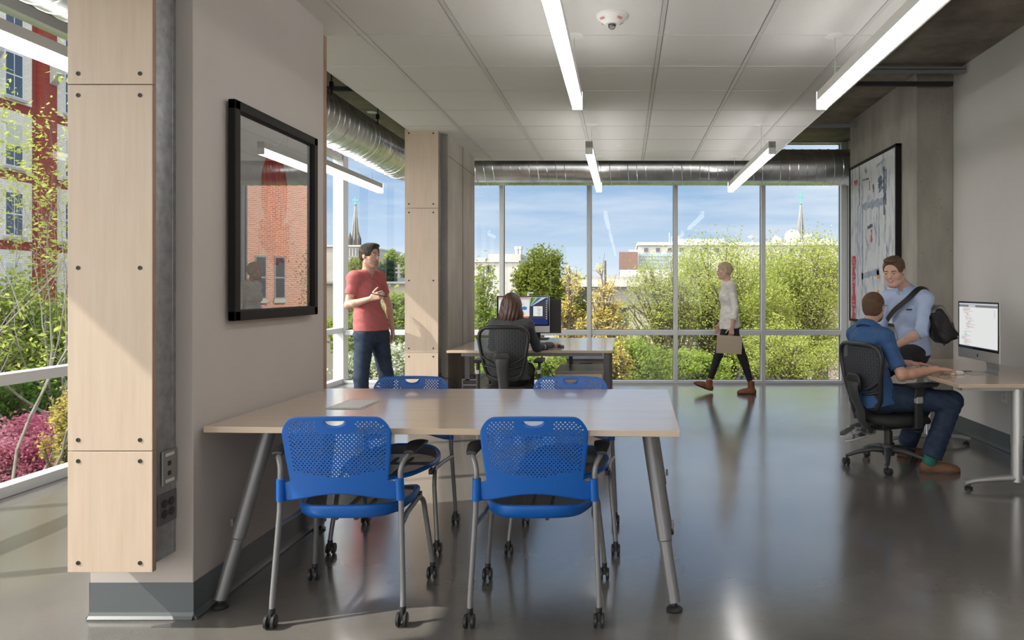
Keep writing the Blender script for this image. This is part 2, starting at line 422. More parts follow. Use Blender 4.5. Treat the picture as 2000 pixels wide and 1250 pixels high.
# left glazing
ly = [GY-.02]+[3.05+1.27*k for k in range(5, -8, -1)]
for i in range(len(ly)-1):
    b, a = ly[i], ly[i+1]
    w = thing('window_%d' % wi, None, None, (GX, (a+b)/2, 0)); w['kind'] = 'structure'; wi += 1
    hw = .03; f = MB()
    f.box(GX-.06, GX+.05, a-.001, a+hw, 0, 3.30); f.box(GX-.06, GX+.05, b-hw, b+.001, 0, 3.30)
    f.box(GX-.06, GX+.05, a+hw, b-hw, .735, .81); f.box(GX-.06, GX+.05, a+hw, b-hw, 0, .075); f.box(GX-.06, GX+.05, a+hw, b-hw, HEAD, 3.30)
    f.build('window_frame', alu, w, world=True, bevel=.004)
    for z0, z1 in ((.075, .735), (.81, HEAD)):
        MB().add([(GX, a+hw, z0), (GX, b-hw, z0), (GX, b-hw, z1), (GX, a+hw, z1)], [(0,1,2,3)]).build('pane', glass_m, w, world=True, fixn=False)
struct(MB().box(GX-.15, GX+.03, FY, GY+.15, 3.30, SLAB).build('wall_left_head', mat('head_panel', (.55, .57, .58), .5)))
struct(MB().box(GX-.09, GX+.06, GY-.10, GY+.08, 0, SLAB).build('trim_2', alu, bevel=.004))
struct(MB().box(GX-.15, RX+.2, GY-.09, GY+.1, SLAB-.001, SLAB+.1).build('wall_back_head', conc))

# ================================================================== FIXED THINGS
screw_m = mat('screw_black', (.012, .012, .012), .5)
def clad(label, x0, x1, y0, y1, z0, z1, screws, ysc, grp):
    o = thing('wood_panel', label, 'wall panel', ((x0+x1)/2, y0, z0), 0, grp)
    MB().box(x0, x1, y0, y1, z0, z1).build('board', [maple], o, world=True, bevel=.0015)
    s = MB()
    MB().box(x1, x1+.0006, y0+.002, y1-.002, z0+.001, z1-.001).build('edge', maple_edge, o, world=True)
    for z in screws:
        for sx in (x0+.042, x1-.048):
            MB().lathe([(.0085, 0), (.0085, .002), (.0045, .002), (.0040, .0005)], (sx, ysc, z), (0, -1, 0), 12).build('screw', screw_m, o, world=True, smooth=30)
def zf(y, d): return 1.37+(564-y)/1380*d
PF = 2.775; px0, px1 = -2.186, -1.853
clad('pale maple panel with black screws, topmost on the near pier beside the framed poster', px0, px1, PF, PF+.024, 2.174, CEIL-.005, [2.215], PF, 'maple panels on the near pier')
clad('tall pale maple panel crossed by a diagonal sun shadow on the near pier', px0, px1, PF, PF+.024, .7335, 2.171, [2.13, 1.452, .776], PF, 'maple panels on the near pier')
clad('short pale maple panel, lowest on the near pier above the grey baseboard', px0, px1, PF, PF+.024, .256, .7305, [.693, .293], PF, 'maple panels on the near pier')
PF = 7.04
clad('narrow pale maple panel, topmost on the far concrete column', px0, px1, PF, PF+.024, 2.174, 2.965, [2.92, 2.215], PF, 'maple panels on the far column')
clad('tall pale maple panel in the middle of the far concrete column', px0, px1, PF, PF+.024, .7335, 2.171, [2.13, 1.452, .776], PF, 'maple panels on the far column')
clad('short pale maple panel, lowest on the far column behind the blue chairs', px0, px1, PF, PF+.024, .256, .7305, [.693, .293], PF, 'maple panels on the far column')
# far end of the near pier, seen edge on
clad('brown panel edge at the far end of the painted pier, upper piece', -2.15, -1.79, 4.203, 4.252, 2.14, 2.885, [2.2], 4.203, 'panels on the pier end')
clad('brown panel edge at the far end of the painted pier, lower piece', -2.15, -1.79, 4.203, 4.252, .256, 2.136, [2.1], 4.203, 'panels on the pier end')
# raceways
def raceway(label, y0, y1, z1):
    o = thing('cable_raceway', label, 'raceway', (-2.0, (y0+y1)/2, .283))
    MB().box(-2.15, -1.858, y0, y1, .283, z1).box(-1.858, -1.8565, y0+.105, y0+.108, .283, z1).build('channel', raceway_m, o, world=True, bevel=.002)
    return o
rw = raceway('grey steel cable raceway behind the maple panel on the near pier', 2.80, 2.928, CEIL-.006)
rw2 = raceway('dark steel cable raceway behind the maple panel on the far column', 7.065, 7.178, 2.95)
plate_m = mat('steel_plate', (.30, .29, .26), .4, .5); plate2 = mat('outlet_plate', (.16, .16, .155), .42, .6)
xr = -1.8565
p = tag(thing('data_plate', 'beige data outlet plate with two jacks on the near raceway', 'outlet', (xr, 2.875, .63)), None)
MB().box(xr, xr+.008, 2.832, 2.918, .575, .715).build('plate', plate_m, p, world=True, bevel=.003)
for z in (.622, .662): MB().box(xr+.006, xr+.0095, 2.862, 2.882, z-.009, z+.009).build('jack', black_pl, p, world=True)
for z in (.592, .698): MB().box(xr+.0075, xr+.0095, 2.848, 2.902, z-.006, z+.006).build('label_strip', mat('strip_white', (.6, .6, .58), .4), p, world=True)
p = thing('power_outlet', 'dark quad power outlet low on the near raceway', 'outlet', (xr, 2.875, .47))
MB().box(xr, xr+.003, 2.815, 2.925, .420, .545).build('plate', plate2, p, world=True, bevel=.002)
for yy in (2.848, 2.893):
    for z in (.462, .503): MB().lathe([(.0175, 0), (.0175, .003), (.014, .0035)], (xr+.003, yy, z), (1, 0, 0), 14).build('socket', black_pl, p, world=True, smooth=30)
p = thing('power_outlet', 'white duplex power outlet low on the right wall behind the desk', 'outlet', (RX, 5.93, .45))
# wall outlet on the right wall
oy = 3.22*1380/(1962-1219)
MB().box(RX-.006, RX, oy-.038, oy+.038, .41, .53).build('plate', mat('outlet_white', (.78, .78, .76), .4), p, world=True, bevel=.002)
for z in (.45, .49): MB().box(RX-.008, RX-.005, oy-.017, oy+.017, z-.014, z+.014).build('socket', mat('outlet_grey', (.5, .5, .49), .4), p, world=True, bevel=.003)
p.location = (RX, oy, .41)
for ch in p.children:
    ch.data.transform(Matrix.Translation(Vector((0, 5.93-oy, .04))))
p = thing('power_outlet', 'small dark outlet with two black leads on the far raceway', 'outlet', (xr, 7.12, .45))
MB().box(xr, xr+.003, 7.075, 7.165, .39, .52).build('plate', plate2, p, world=True, bevel=.002)
MB().lathe([(.017, 0), (.017, .03)], (xr+.003, 7.12, .47), (1, 0, 0), 12).build('plug', black_pl, p, world=True)
def cord(label, pts, r=.004):
    b = MB(); P_ = [Vector(q) for q in pts]; out = []
    for i in range(len(P_)-1):
        p0 = P_[max(i-1, 0)]; p1 = P_[i]; p2 = P_[i+1]; p3 = P_[min(i+2, len(P_)-1)]
        for k in range(8):
            t = k/8
            out.append(.5*((2*p1)+(-p0+p2)*t+(2*p0-5*p1+4*p2-p3)*t*t+(-p0+3*p1-3*p2+p3)*t**3))
    out.append(P_[-1]); b.tube(out, r, 6)
    o = b.build('loose_cable', black_pl, None, smooth=60); return tag(o, label, 'cable')
cord('upper black cord arching from the far raceway to the floor', [(xr+.03, 7.12, .47), (xr+.13, 7.10, .45), (xr+.19, 7.10, .30), (xr+.22, 7.15, .10), (xr+.25, 7.2, .006)])
cord('lower black cord drooping from the far raceway plate to the floor', [(xr+.03, 7.10, .42), (xr+.10, 7.08, .36), (xr+.14, 7.10, .2), (xr+.15, 7.2, .006), (xr+.3, 7.4, .006)])

# ducts: one round spiral duct running along the left glazing and turning along the back glazing
du = thing('air_duct', 'galvanised round spiral air duct running along the window walls under the slab', 'duct', (-2.85, 9.5, 3.0))
DR = .24; path = [(-2.85, FY+.02, 3.0), (-2.85, 8.9, 3.0)]
for k in range(1, 9):
    a = PI/2*k/8; path.append((-2.25-.6*math.cos(a), 8.9+.6*math.sin(a), 3.0))
path.append((RX-.01, 9.5, 3.0))
MB().tube(path, DR, 48).build('duct_shell', galv, du, world=True, smooth=60)
def helix(p0, axis, L, r, pitch, seg=30, rr=.0055):
    u, w, d = basis(axis); n = int(L/pitch*seg); pts = []
    for i in range(n+1):
        a = 2*PI*i/seg; pts.append(Vector(p0)+d*(L*i/n)+(u*math.cos(a)+w*math.sin(a))*r)
    return pts
MB().tube(helix((-2.85, -2.0, 3.0), (0, 1, 0), 10.9, DR, .118), .006, 4).build('spiral_seam', galv, du, world=True, smooth=60, fixn=False)
MB().tube(helix((-2.2, 9.5, 3.0), (1, 0, 0), 5.40, DR, .118), .006, 4).build('spiral_seam', galv, du, world=True, smooth=60, fixn=False)
hg = []
for (hx, hy) in ((-2.85, 5.2), (-2.85, 6.4), (-2.85, 7.6)):
    m = MB().tube([(hx+.2, hy, 3.12), (hx+.2, hy, SLAB)], .006, 6).cbox((hx+.2, hy, SLAB-.02), (.05, .05, .04)).cbox((hx+.2, hy, 3.22), (.03, .03, .05))
    m.build('hanger_rod', blackened, du, world=True)
# struts under the slab
def strut(label, x0, x1, y, z, m, h=.041, grp=None, kind=0):
    b = MB().box(x0, x1, y-.0205, y+.0205, z, z+h)
    if kind: b.box(x0, x1, y-.021, y-.019, z+.012, z+.018).box(x0, x1, y-.0205, y+.0205, z+h+.008, z+h+.03)
    o = b.build('channel_strut', m, None, bevel=.002); return tag(o, label, 'strut', grp)
strut('grey double channel strut under the slab reaching the right wall', 1.78, RX-.003, 6.66, 3.40, strut_m, .03, kind=1)
strut('black channel strut below the grey one in front of the right column', 1.78, 3.16, 6.80, 3.32, blackened)
strut('grey channel strut under the slab beside the far painting, nearest the windows', 1.78, 2.857, 8.7, 3.36, strut_m)
strut('black channel strut above the left duct near the painted pier', -4.0, -2.2, 5.3, 3.33, blackened)
strut('black channel strut above the left duct nearer the far column', -4.0, -2.2, 7.0, 3.33, blackened)

# pendant lights
housing = mat('lamp_housing', (.72, .72, .71), .4)
def make_pendant():
    t = thing('pendant_light', 'x', 'pendant light')
    # local frame: length along y, origin at underside centre; 2.42 long
    L = 1.22
    MB().box(-.032, .032, -L, L, .055, .115).build('housing', housing, t, bevel=.003)
    MB().prism([(-.026, 0), (.026, 0), (.032, .006), (.032, .055), (-.032, .055), (-.032, .006)], -L+.004, L-.004, 'y').build('lens', lens_m, t)
    MB().box(-.022, .022, -L+.02, L-.02, .1152, .1165).build('top_lens', emit('lamp_uplight', (1, .97, .93), 5.0), t)
    for y in (-L, L-.004): MB().box(-.033, .033, y, y+.004, .0, .116).build('end_cap', housing if y < 0 else lens_m, t)
    for y in (-L+.50, L-.30):
        MB().tube([(0, y, .115), (0, y, CEIL-2.56-.01)], .0022, 6).build('cable', silver, t)
        MB().lathe([(.0, -.004), (.035, -.006), (.058, -.002), (.062, .0)], (0, y, CEIL-2.56), (0, 0, 1), 20).build('canopy', white_paint, t, smooth=40)
        MB().lathe([(.008, 0), (.008, .03), (.005, .035)], (0, y, .115), (0, 0, 1), 8).build('cable_clamp', silver, t, smooth=40)
    MB().tube([(0, -L+.50, CEIL-2.56), (.008, -L+.47, .28), (.0, -L+.30, .14), (0, -L+.15, .115)], .0025, 6).build('power_cord', white_paint, t, smooth=60)
    return t
pend = make_pendant()
spots = [(-.31, 3.47, 'lit linear pendant light over the blue chairs, middle row, nearest'),
         (1.31, 3.47, 'lit linear pendant light at top right, nearest and largest'),
         (-.31, 7.47, 'lit linear pendant light in the middle row, farther one near the window duct'),
         (1.31, 7.47, 'lit linear pendant light in the right row, farther one near the windows'),
         (-3.03, 3.47, 'lit linear pendant light by the left glazing, nearest'),
         (-3.03, 7.57, 'lit linear pendant light by the left glazing beyond the painted pier'),
         (-.31, -.53, 'lit linear pendant light of the middle row above the viewer'),
         (1.31, -.53, 'lit linear pendant light of the right row above the viewer'),
         (-3.03, -.53, 'lit linear pendant light of the left row above the viewer'),
         (-.31, -4.2, 'lit linear pendant light of the middle row at the rear wall'),
         (1.31, -4.2, 'lit linear pendant light of the right row at the rear wall')]
for i, (x, y, lb) in enumerate(spots):
    o = pend if i == 0 else copy_tree(pend)
    o.location = (x, y, 2.56); o['label'] = lb; o['group'] = 'linear pendant lights'
    if x < -2.9:   # these hang from the bare slab: longer cables
        for ch in o.children:
            if ch.name.startswith('cable') and not ch.name.startswith('cable_clamp'):
                ch.data = ch.data.copy()
                for v in ch.data.vertices:
                    if v.co.z > .2: v.co.z = SLAB-2.56
            elif ch.name.startswith('canopy'): ch.location.z = SLAB-CEIL
            elif ch.name.startswith('power_cord'): ch.hide_render = False

# fire alarm strobe
fa = thing('fire_alarm', 'round white ceiling fire alarm strobe with red FIRE lettering', 'fire alarm', (-.07, 4.06, CEIL))
MB().lathe([(.0, -.052), (.040, -.052), (.046, -.048), (.088, -.012), (.090, 0)], (-.07, 4.06, CEIL), (0, 0, 1), 40).build('alarm_body', white_paint, fa, world=True, smooth=30)
MB().lathe([(.0, -.080), (.014, -.076), (.021, -.066), (.023, -.052)], (-.07, 4.06, CEIL), (0, 0, 1), 24).build('strobe_lens', mat('clear_plastic', (.9, .9, .9), .05, trans=.9, ior=1.3), fa, world=True, smooth=60)
MB().cbox((-.075, 4.06, CEIL-.062), (.012, .006, .018)).build('strobe_lamp', silver, fa, world=True)
for ang in (-50, 40, 130, 220):
    a = R(ang); dirv = Vector((math.cos(a), math.sin(a), 0)); nrm = Vector((dirv.x*.036, dirv.y*.036, -.042)).normalized()
    pos = dirv*.069 + Vector((0, 0, -.0315)) + nrm*.0012
    right = Vector((0, 0, 1)).cross(dirv).normalized(); up = nrm.cross(right)
    M = Matrix.Translation(pos) @ Matrix((( right.x, up.x, nrm.x), (right.y, up.y, nrm.y), (right.z, up.z, nrm.z))).to_4x4()
    text_mesh('lettering', 'FIRE', .021, red_m, M, fa, .0005)
tag(MB().lathe([(.0, -.006), (.026, -.006), (.03, -.003), (.032, 0)], (-.067, 7.71, CEIL), (0, 0, 1), 24).build('sprinkler_cap', white_paint, None, smooth=30), 'small white sprinkler cover plate on the far ceiling tiles', 'sprinkler')

# ------------------------------------------------------------------ framed poster on the pier
fr = thing('framed_poster', 'large black framed poster of an orange red squid shape behind reflecting glass', 'picture', (WX, 3.6, 1.2))
fy0, fy1, fz0 = 3.165, 4.02, 1.225
fz1 = 2.222
frm = mat('frame_black', (.010, .009, .008), .6, spec=.25)
t = .045
fm = MB()
for (a0, a1, b0, b1) in ((fy0, fy1, fz0, fz0+t), (fy0, fy1, fz1-t, fz1), (fy0, fy0+t, fz0, fz1), (fy1-t, fy1, fz0, fz1)):
    fm.box(WX+.012, WX+.046, a0, a1, b0, b1)
for (a0, a1, b0, b1) in ((fy0+.03, fy1-.03, fz0+.03, fz0+t+.004), (fy0+.03, fy1-.03, fz1-t-.004, fz1-.03), (fy0+.03, fy0+t+.004, fz0+.03, fz1-.03), (fy1-t-.004, fy1-.03, fz0+.03, fz1-.03)):
    fm.box(WX+.02, WX+.038, a0, a1, b0, b1)
fm.build('frame', frm, fr, world=True, bevel=.004)
MB().box(WX+.006, WX+.016, fy0+.02, fy1-.02, fz0+.02, fz1-.02).build('backing', frm, fr, world=True)
MB().box(WX+.017, WX+.019, fy0+t-.006, fy1-t+.006, fz0+t-.006, fz1-t+.006).build('paper', mat('poster_paper', (.62, .60, .58), .7), fr, world=True)
squid_m = mat('squid_print', (.68, .10, .03), .7, var=(.38, .012, .05), scale=9, stretch=(1, 4, 1), detail=9, lo=.4, hi=.62)
squid_l = mat('squid_print_light', (.72, .20, .06), .7, var=(.55, .05, .04), scale=16, detail=9, lo=.35, hi=.6)
def blob(cy, cz, ry, rz, n=40, wob=.0, seed=0, egg=0):
    rd = random.Random(seed); pts = []
    for k in range(n):
        a = 2*PI*k/n; w = 1+wob*(rd.random()-.5)
        pts.append((cy+ry*math.cos(a)*w*(1-egg*math.sin(a)), cz+rz*math.sin(a)*w))
    return pts
art = MB(); art.prism(blob(3.575, 1.86, .135, .205, wob=.03, seed=1), WX+.0195, WX+.0200, 'x')
art.build('squid_body', squid_m, fr, world=True)
art = MB(); art.prism(blob(3.585, 1.63, .15, .13, wob=.35, seed=3, egg=-.1), WX+.0191, WX+.0196, 'x')
rd = random.Random(5)
for k in range(34):
    y = 3.585+rd.uniform(-.15, .15); z = 1.66
    pts = [(WX+.0198, y+rd.uniform(-.01, .01), z+rd.uniform(0, .05))]
    for q in range(5): pts.append((WX+.0198, pts[-1][1]+rd.uniform(-.05, .05), pts[-1][2]-rd.uniform(.01, .05)))
    art.tube(pts, .0022, 4)
art.build('squid_tentacles', squid_l, fr, world=True)
MB().add([(WX+.024, fy0+t, fz0+t), (WX+.024, fy1-t, fz0+t), (WX+.024, fy1-t, fz1-t), (WX+.024, fy0+t, fz1-t)], [(0,1,2,3)]).build('glass', framed_glass, fr, world=True, fixn=False)

# ------------------------------------------------------------------ painting on the right column (left face x = 2.86)
PX = 2.86
pa = thing('framed_painting', 'tall black framed abstract painting in white, grey blue and red on the right concrete column', 'picture', (PX, 8.1, 1.0))
py0, py1, pz0, pz1 = 7.28, 8.80, .975, 2.87
fm = MB(); t = .03
for (a0, a1, b0, b1) in ((py0, py1, pz0, pz0+t), (py0, py1, pz1-t, pz1), (py0, py0+t, pz0, pz1), (py1-t, py1, pz0, pz1)):
    fm.box(PX-.060, PX-.004, a0, a1, b0, b1)
fm.build('frame', frm, pa, world=True, bevel=.003)
canvas = mat('canvas_paint', (.62, .64, .66), .6, var=(.15, .20, .29), scale=4.5, stretch=(1, 3.0, .9), detail=12, lo=.50, hi=.74, bump=.4, bscale=14)
MB().box(PX-.045, PX-.01, py0+t, py1-t, pz0+t, pz1-t).build('canvas', canvas, pa, world=True)
navy = mat('paint_navy', (.05, .07, .12), .6, var=(.22, .27, .36), scale=11, detail=9, lo=.45, hi=.62); redp = mat('paint_red', (.50, .05, .07), .6, var=(.62, .40, .42), scale=9, stretch=(1, 1, 4), detail=9, lo=.52, hi=.62)
orp = mat('paint_orange', (.70, .30, .08), .6); greyp = mat('paint_grey_blue', (.22, .27, .36), .6, var=(.40, .45, .52), scale=16, detail=9)
def PY(px): return PX*1380/(px-1219)
def stroke(px_a, ya, px_b, yb, w, m, seed=0):
    rd = random.Random(seed); A = (PY(px_a), zf(ya, PY(px_a))); B = (PY(px_b), zf(yb, PY(px_b)))
    n = 14; dx, dz = B[0]-A[0], B[1]-A[1]; L = math.hypot(dx, dz) or 1; nx, nz = -dz/L, dx/L; l, r_ = [], []
    for k in range(n+1):
        t_ = k/n; c = (A[0]+dx*t_+rd.uniform(-.008, .008), A[1]+dz*t_); ww = w*(.6+.7*rd.random())/2
        l.append((c[0]+nx*ww, c[1]+nz*ww)); r_.append((c[0]-nx*ww, c[1]-nz*ww))
    b = MB()
    for k in range(n): b.prism([l[k], l[k+1], r_[k+1], r_[k]], PX-.0465, PX-.0448, 'x')
    b.build('paint_stroke', m, pa, world=True)
for i, s in enumerate([(1686, 325, 1686, 402, .02, navy), (1683, 402, 1683, 560, .03, greyp), (1692, 410, 1692, 560, .045, greyp), (1725, 403, 1725, 480, .03, greyp), (1690, 405, 1733, 393, .09, greyp),
        (1735, 325, 1735, 420, .05, navy), (1739, 330, 1738, 400, .035, navy), (1726, 345, 1729, 372, .13, navy), (1690, 540, 1725, 530, .07, greyp), (1675, 500, 1675, 628, .13, redp),
        (1710, 448, 1710, 474, .05, redp), (1679, 352, 1679, 363, .13, redp), (1713, 360, 1714, 376, .035, navy), (1706, 354, 1706, 372, .02, redp), (1722, 527, 1724, 545, .07, orp), (1722, 568, 1724, 577, .07, orp),
        (1740, 480, 1741, 520, .02, navy), (1702, 445, 1712, 440, .04, navy), (1698, 460, 1702, 480, .03, greyp), (1697, 330, 1700, 338, .05, greyp), (1692, 352, 1704, 349, .02, navy), (1720, 325, 1735, 312, .03, greyp)]):
    stroke(*s, seed=i)
MB().box(PX-.050, PX-.044, py0+t-.004, py0+t+.002, pz0+t, pz1-t).box(PX-.050, PX-.044, py1-t-.002, py1-t+.004, pz0+t, pz1-t).build('inner_slip', mat('slip_blue', (.32, .37, .45), .4), pa, world=True)
# ================================================================== FURNITURE
# ---- meeting table
TZ = .79
tb = thing('meeting_table', 'light maple meeting table on splayed grey tube legs beside the painted pier', 'table', (-.76, 3.5, 0))
FL, FR, BR, BL = (-1.772, 2.975), (.228, 2.885), (.252, 4.075), (-1.735, 4.115)
MB().prism([FL, FR, BR, BL], TZ-.026, TZ, 'z').build('tabletop', tabletop_m, tb, world=True, bevel=.002)
MB().prism([(FL[0]+.3, FL[1]+.17), (FR[0]-.2, FR[1]+.17), (FR[0]-.2, FR[1]+.21), (FL[0]+.3, FL[1]+.21)], TZ-.06, TZ-.027, 'z').prism([(BL[0]+.3, BL[1]-.21), (BR[0]-.2, BR[1]-.21), (BR[0]-.2, BR[1]-.17), (BL[0]+.3, BL[1]-.17)], TZ-.06, TZ-.027, 'z').build('under_frame', steel_grey, tb, world=True)
for (tx, ty), (fx, fy) in (((-1.60, 3.20), (-1.735, 3.035)), ((.105, 3.17), (.214, 3.01)), ((-1.60, 3.90), (-1.735, 4.02)), ((.13, 3.86), (.245, 3.98))):
    T = Vector((tx, ty, TZ-.03)); F = Vector((fx, fy, .035)); J = T.lerp(F, .66)
    m = MB().tube([T, J], .0315, 24).tube([J, J.lerp(F, .02)], [.0315, .027], 24).tube([J.lerp(F, .01), F], .026, 24)
    lg = m.build('leg', steel_grey, tb, world=True, smooth=40)
    MB().lathe([(.0, 0), (.034, 0), (.036, .008), (.026, .018), (.012, .022), (.012, .04)], (fx, fy, 0), (0, 0, 1), 20).build('foot_glide', black_pl, lg, world=True, smooth=40)
    s = 1 if fx > 0 else -1
    MB().cbox((J.x+s*.034, J.y+.02, J.z+.06), (.012, .02, .035)).build('height_clamp', steel_grey, lg, world=True, bevel=.003)
gm = thing('cable_hatch', 'grey flip-up cable hatch set flush in the maple tabletop', 'cable hatch', (-1.35, 3.53, TZ))
MB().box(-.09, .09, -.135, .135, 0, .003).build('hatch_frame', mat('hatch_grey', (.45, .45, .44), .4, .4), gm, bevel=.001)
MB().box(-.075, .075, -.12, .12, .0032, .0045).build('hatch_lid', mat('hatch_lid', (.52, .50, .47), .35, .3), gm)
for x in (-.079, .076): MB().box(x, x+.003, -.122, .122, .0031, .0036).build('hatch_gap', alu_dark, gm)
gm.rotation_euler = (0, 0, R(-2)); gm.location = (-1.345, 3.535, TZ+.0004)

# ---- blue stacking chair (faces +y in its own frame, rear castors at y = 0)
def shell_mesh():
    """back shell with a real grid of holes and a hand slot; coordinates (x, z) mapped on a curved surface"""
    c = .0098; nx, nz = 50, 30
    HW = .214
    zb0, zt0 = .585, .858
    def wid(v):   # half width along height
        return .208 + .012*math.sin(v*PI*.5) - .010*(1-v)
    def top(u): return zt0 - .045*max(0, (abs(u)-.72)/.28)**2.6 - .006*u*u
    def P(u, v):
        zt = top(u); z = zb0 + (zt-zb0)*v
        x = u*wid(v) if v > .0 else u*wid(0)
        k = max(0, (v-.86)/.14); x *= 1 - .035*k**2
        return x, z
    def surf(x, z):
        lean = -.115*(z-.5) - .06*max(0, z-.62)**1.0*.6
        return Vector((x, .030 + lean + .55*x*x*(1-.3*(z-.585)/.27) - .02, z))
    V = []; F = []
    idx = {}
    def vid(p, key=None):
        if key is not None and key in idx: return idx[key]
        V.append(surf(*p)); n = len(V)-1
        if key is not None: idx[key] = n
        return n
    sx0, sx1, sz0, sz1 = nx//2-5, nx//2+5, nz-5, nz-2   # hand slot block
    def base(i, j):
        u, v = -1+2*i/nx, j/nz
        x, z = P(u, v)
        if sx0 <= i <= sx1 and sz0 <= j <= sz1:      # morph the block border to a half moon
            t_ = (i-(sx0+sx1)/2)/((sx1-sx0)/2)
            zt = P(0, sz1/nz)[1]; w = .041
            if j == sz1: z = zt; x = t_*w
            elif j == sz0: z = zt - .021*max(0, 1-t_*t_)**.6 - .0005; x = t_*w
            else:
                f = (j-sz0)/(sz1-sz0); x = t_*w; z = zt - .021*max(0, 1-t_*t_)**.6*(1-f)
        return x, z
    for j in range(nz):
        for i in range(nx):
            if sx0 <= i < sx1 and sz0 <= j < sz1: continue
            u = abs(-1+2*(i+.5)/nx); v = (j+.5)/nz
            hole = (i+j) % 2 == 0 and u < .90 and v > .12 - .05*math.cos(u*PI) and v < .93
            if u < .36 and v > .78: hole = False
            if u < .28 and v > .74: hole = False
            if v > .90 and u > .82: hole = False
            cs = [(i, j), (i+1, j), (i+1, j+1), (i, j+1)]
            if not hole:
                # keep edge midpoints so that neighbours match
                ring = []
                for a in range(4):
                    p, q = cs[a], cs[(a+1) % 4]; ring.append(vid(base(*p), p))
                    key = ('m',)+tuple(sorted((p, q))); bp, bq = base(*p), base(*q)
                    ring.append(vid(((bp[0]+bq[0])/2, (bp[1]+bq[1])/2), key))
                F.append(tuple(ring)); continue
            ring = []; mids = []
            for a in range(4):
                p, q = cs[a], cs[(a+1) % 4]; bp, bq = base(*p), base(*q)
                ring.append(vid(bp, p)); mids.append(bp)
                key = ('m',)+tuple(sorted((p, q))); m_ = ((bp[0]+bq[0])/2, (bp[1]+bq[1])/2)
                ring.append(vid(m_, key)); mids.append(m_)
            cx = sum(m_[0] for m_ in mids)/8; cz = sum(m_[1] for m_ in mids)/8
            inner = []
            for m_ in mids:
                a = math.atan2(m_[1]-cz, m_[0]-cx); inner.append(vid((cx+.0036*math.cos(a), cz+.0036*math.sin(a))))
            for a in range(8): F.append((ring[a], ring[(a+1) % 8], inner[(a+1) % 8], inner[a]))
    # lower band with wings and the arched lower edge
    nb = 10; W_ = .247
    def band(i, j):
        u = -1+2*i/nx; f = j/nb
        if j == nb: return base(i, 0)
        bx_, bz_ = base(i, 0)
        lo = .500 + .034*math.cos(min(1, abs(u)/.86)*PI/2)**1.3
        z = lo + (bz_-lo)*f
        # flare
        wl = W_*u; k = min(1, (1-f)*1.0)
        g = 1 if f < .72 else max(0, (1-f)/.28)**.6
        x = bx_ + (wl-bx_)*g
        if g < 1: pass
        return x, min(z, z)
    for j in range(nb):
        for i in range(nx):
            cs = [(i, j), (i+1, j), (i+1, j+1), (i, j+1)]; ring = []
            for a in range(4):
                p, q = cs[a], cs[(a+1) % 4]
                kp = (p[0], 0) if p[1] == nb else ('b',)+p
                ring.append(vid(band(*p), kp))
                if p[1] == nb and q[1] == nb:
                    key = ('m',)+tuple(sorted(((p[0], 0), (q[0], 0)))); bp, bq = band(*p), band(*q)
                    ring.append(vid(((bp[0]+bq[0])/2, (bp[1]+bq[1])/2), key))
            F.append(tuple(ring))
    b = MB(); b.v = [tuple(v) for v in V]; b.f = F; b.m = [0]*len(F)
    return b
seat_mesh_m = mat('seat_mesh', (.030, .028, .026), .75, bump=.5, bscale=420)
def meshweave(name, col, scale=260, fac=.34, rough=.7):
    """woven net: real gaps (transparent) between threads, by object coordinates"""
    m = bpy.data.materials.new(name); m.use_nodes = True; t = m.node_tree; b = t.nodes['Principled BSDF']
    b.inputs['Base Color'].default_value = (*col, 1); b.inputs['Roughness'].default_value = rough
    tcn = t.nodes.new('ShaderNodeTexCoord'); s = t.nodes.new('ShaderNodeSeparateXYZ'); t.links.new(tcn.outputs['Object'], s.inputs[0])
    def wave(out, sc):
        a = t.nodes.new('ShaderNodeMath'); a.operation = 'MULTIPLY'; a.inputs[1].default_value = sc; t.links.new(out, a.inputs[0])
        f = t.nodes.new('ShaderNodeMath'); f.operation = 'FRACT'; t.links.new(a.outputs[0], f.inputs[0])
        g = t.nodes.new('ShaderNodeMath'); g.operation = 'LESS_THAN'; g.inputs[1].default_value = fac; t.links.new(f.outputs[0], g.inputs[0]); return g.outputs[0]
    return m, t, b, s, wave
def net(name, col, ax, sc, fac):
    m, t, b, s, wave = meshweave(name, col, fac=fac)
    a = wave(s.outputs[ax[0]], sc); c = wave(s.outputs[ax[1]], sc)
    mx_ = t.nodes.new('ShaderNodeMath'); mx_.operation = 'MULTIPLY'; t.links.new(a, mx_.inputs[0]); t.links.new(c, mx_.inputs[1])
    tr = t.nodes.new('ShaderNodeBsdfTransparent'); ms = t.nodes.new('ShaderNodeMixShader')
    t.links.new(mx_.outputs[0], ms.inputs[0]); t.links.new(b.outputs[0], ms.inputs[1]); t.links.new(tr.outputs[0], ms.inputs[2])
    t.links.new(ms.outputs[0], t.nodes['Material Output'].inputs[0]); return m
seat_net = net('seat_net', (.07, .065, .06), ('X', 'Y'), 240, .34)
def seat_outline(n=56, s=1.0):
    pts = []
    for k in range(n):
        a = 2*PI*k/n; ca, sa = math.cos(a), math.sin(a)
        e_ = 2/2.9
        x = .232*s*abs(ca)**e_*(1 if ca > 0 else -1); y = .245*s*abs(sa)**e_*(1 if sa > 0 else -1)
        if y < 0: x *= 1 + .25*y/.245*abs(x)/.232*.55
        pts.append((x, y))
    return pts
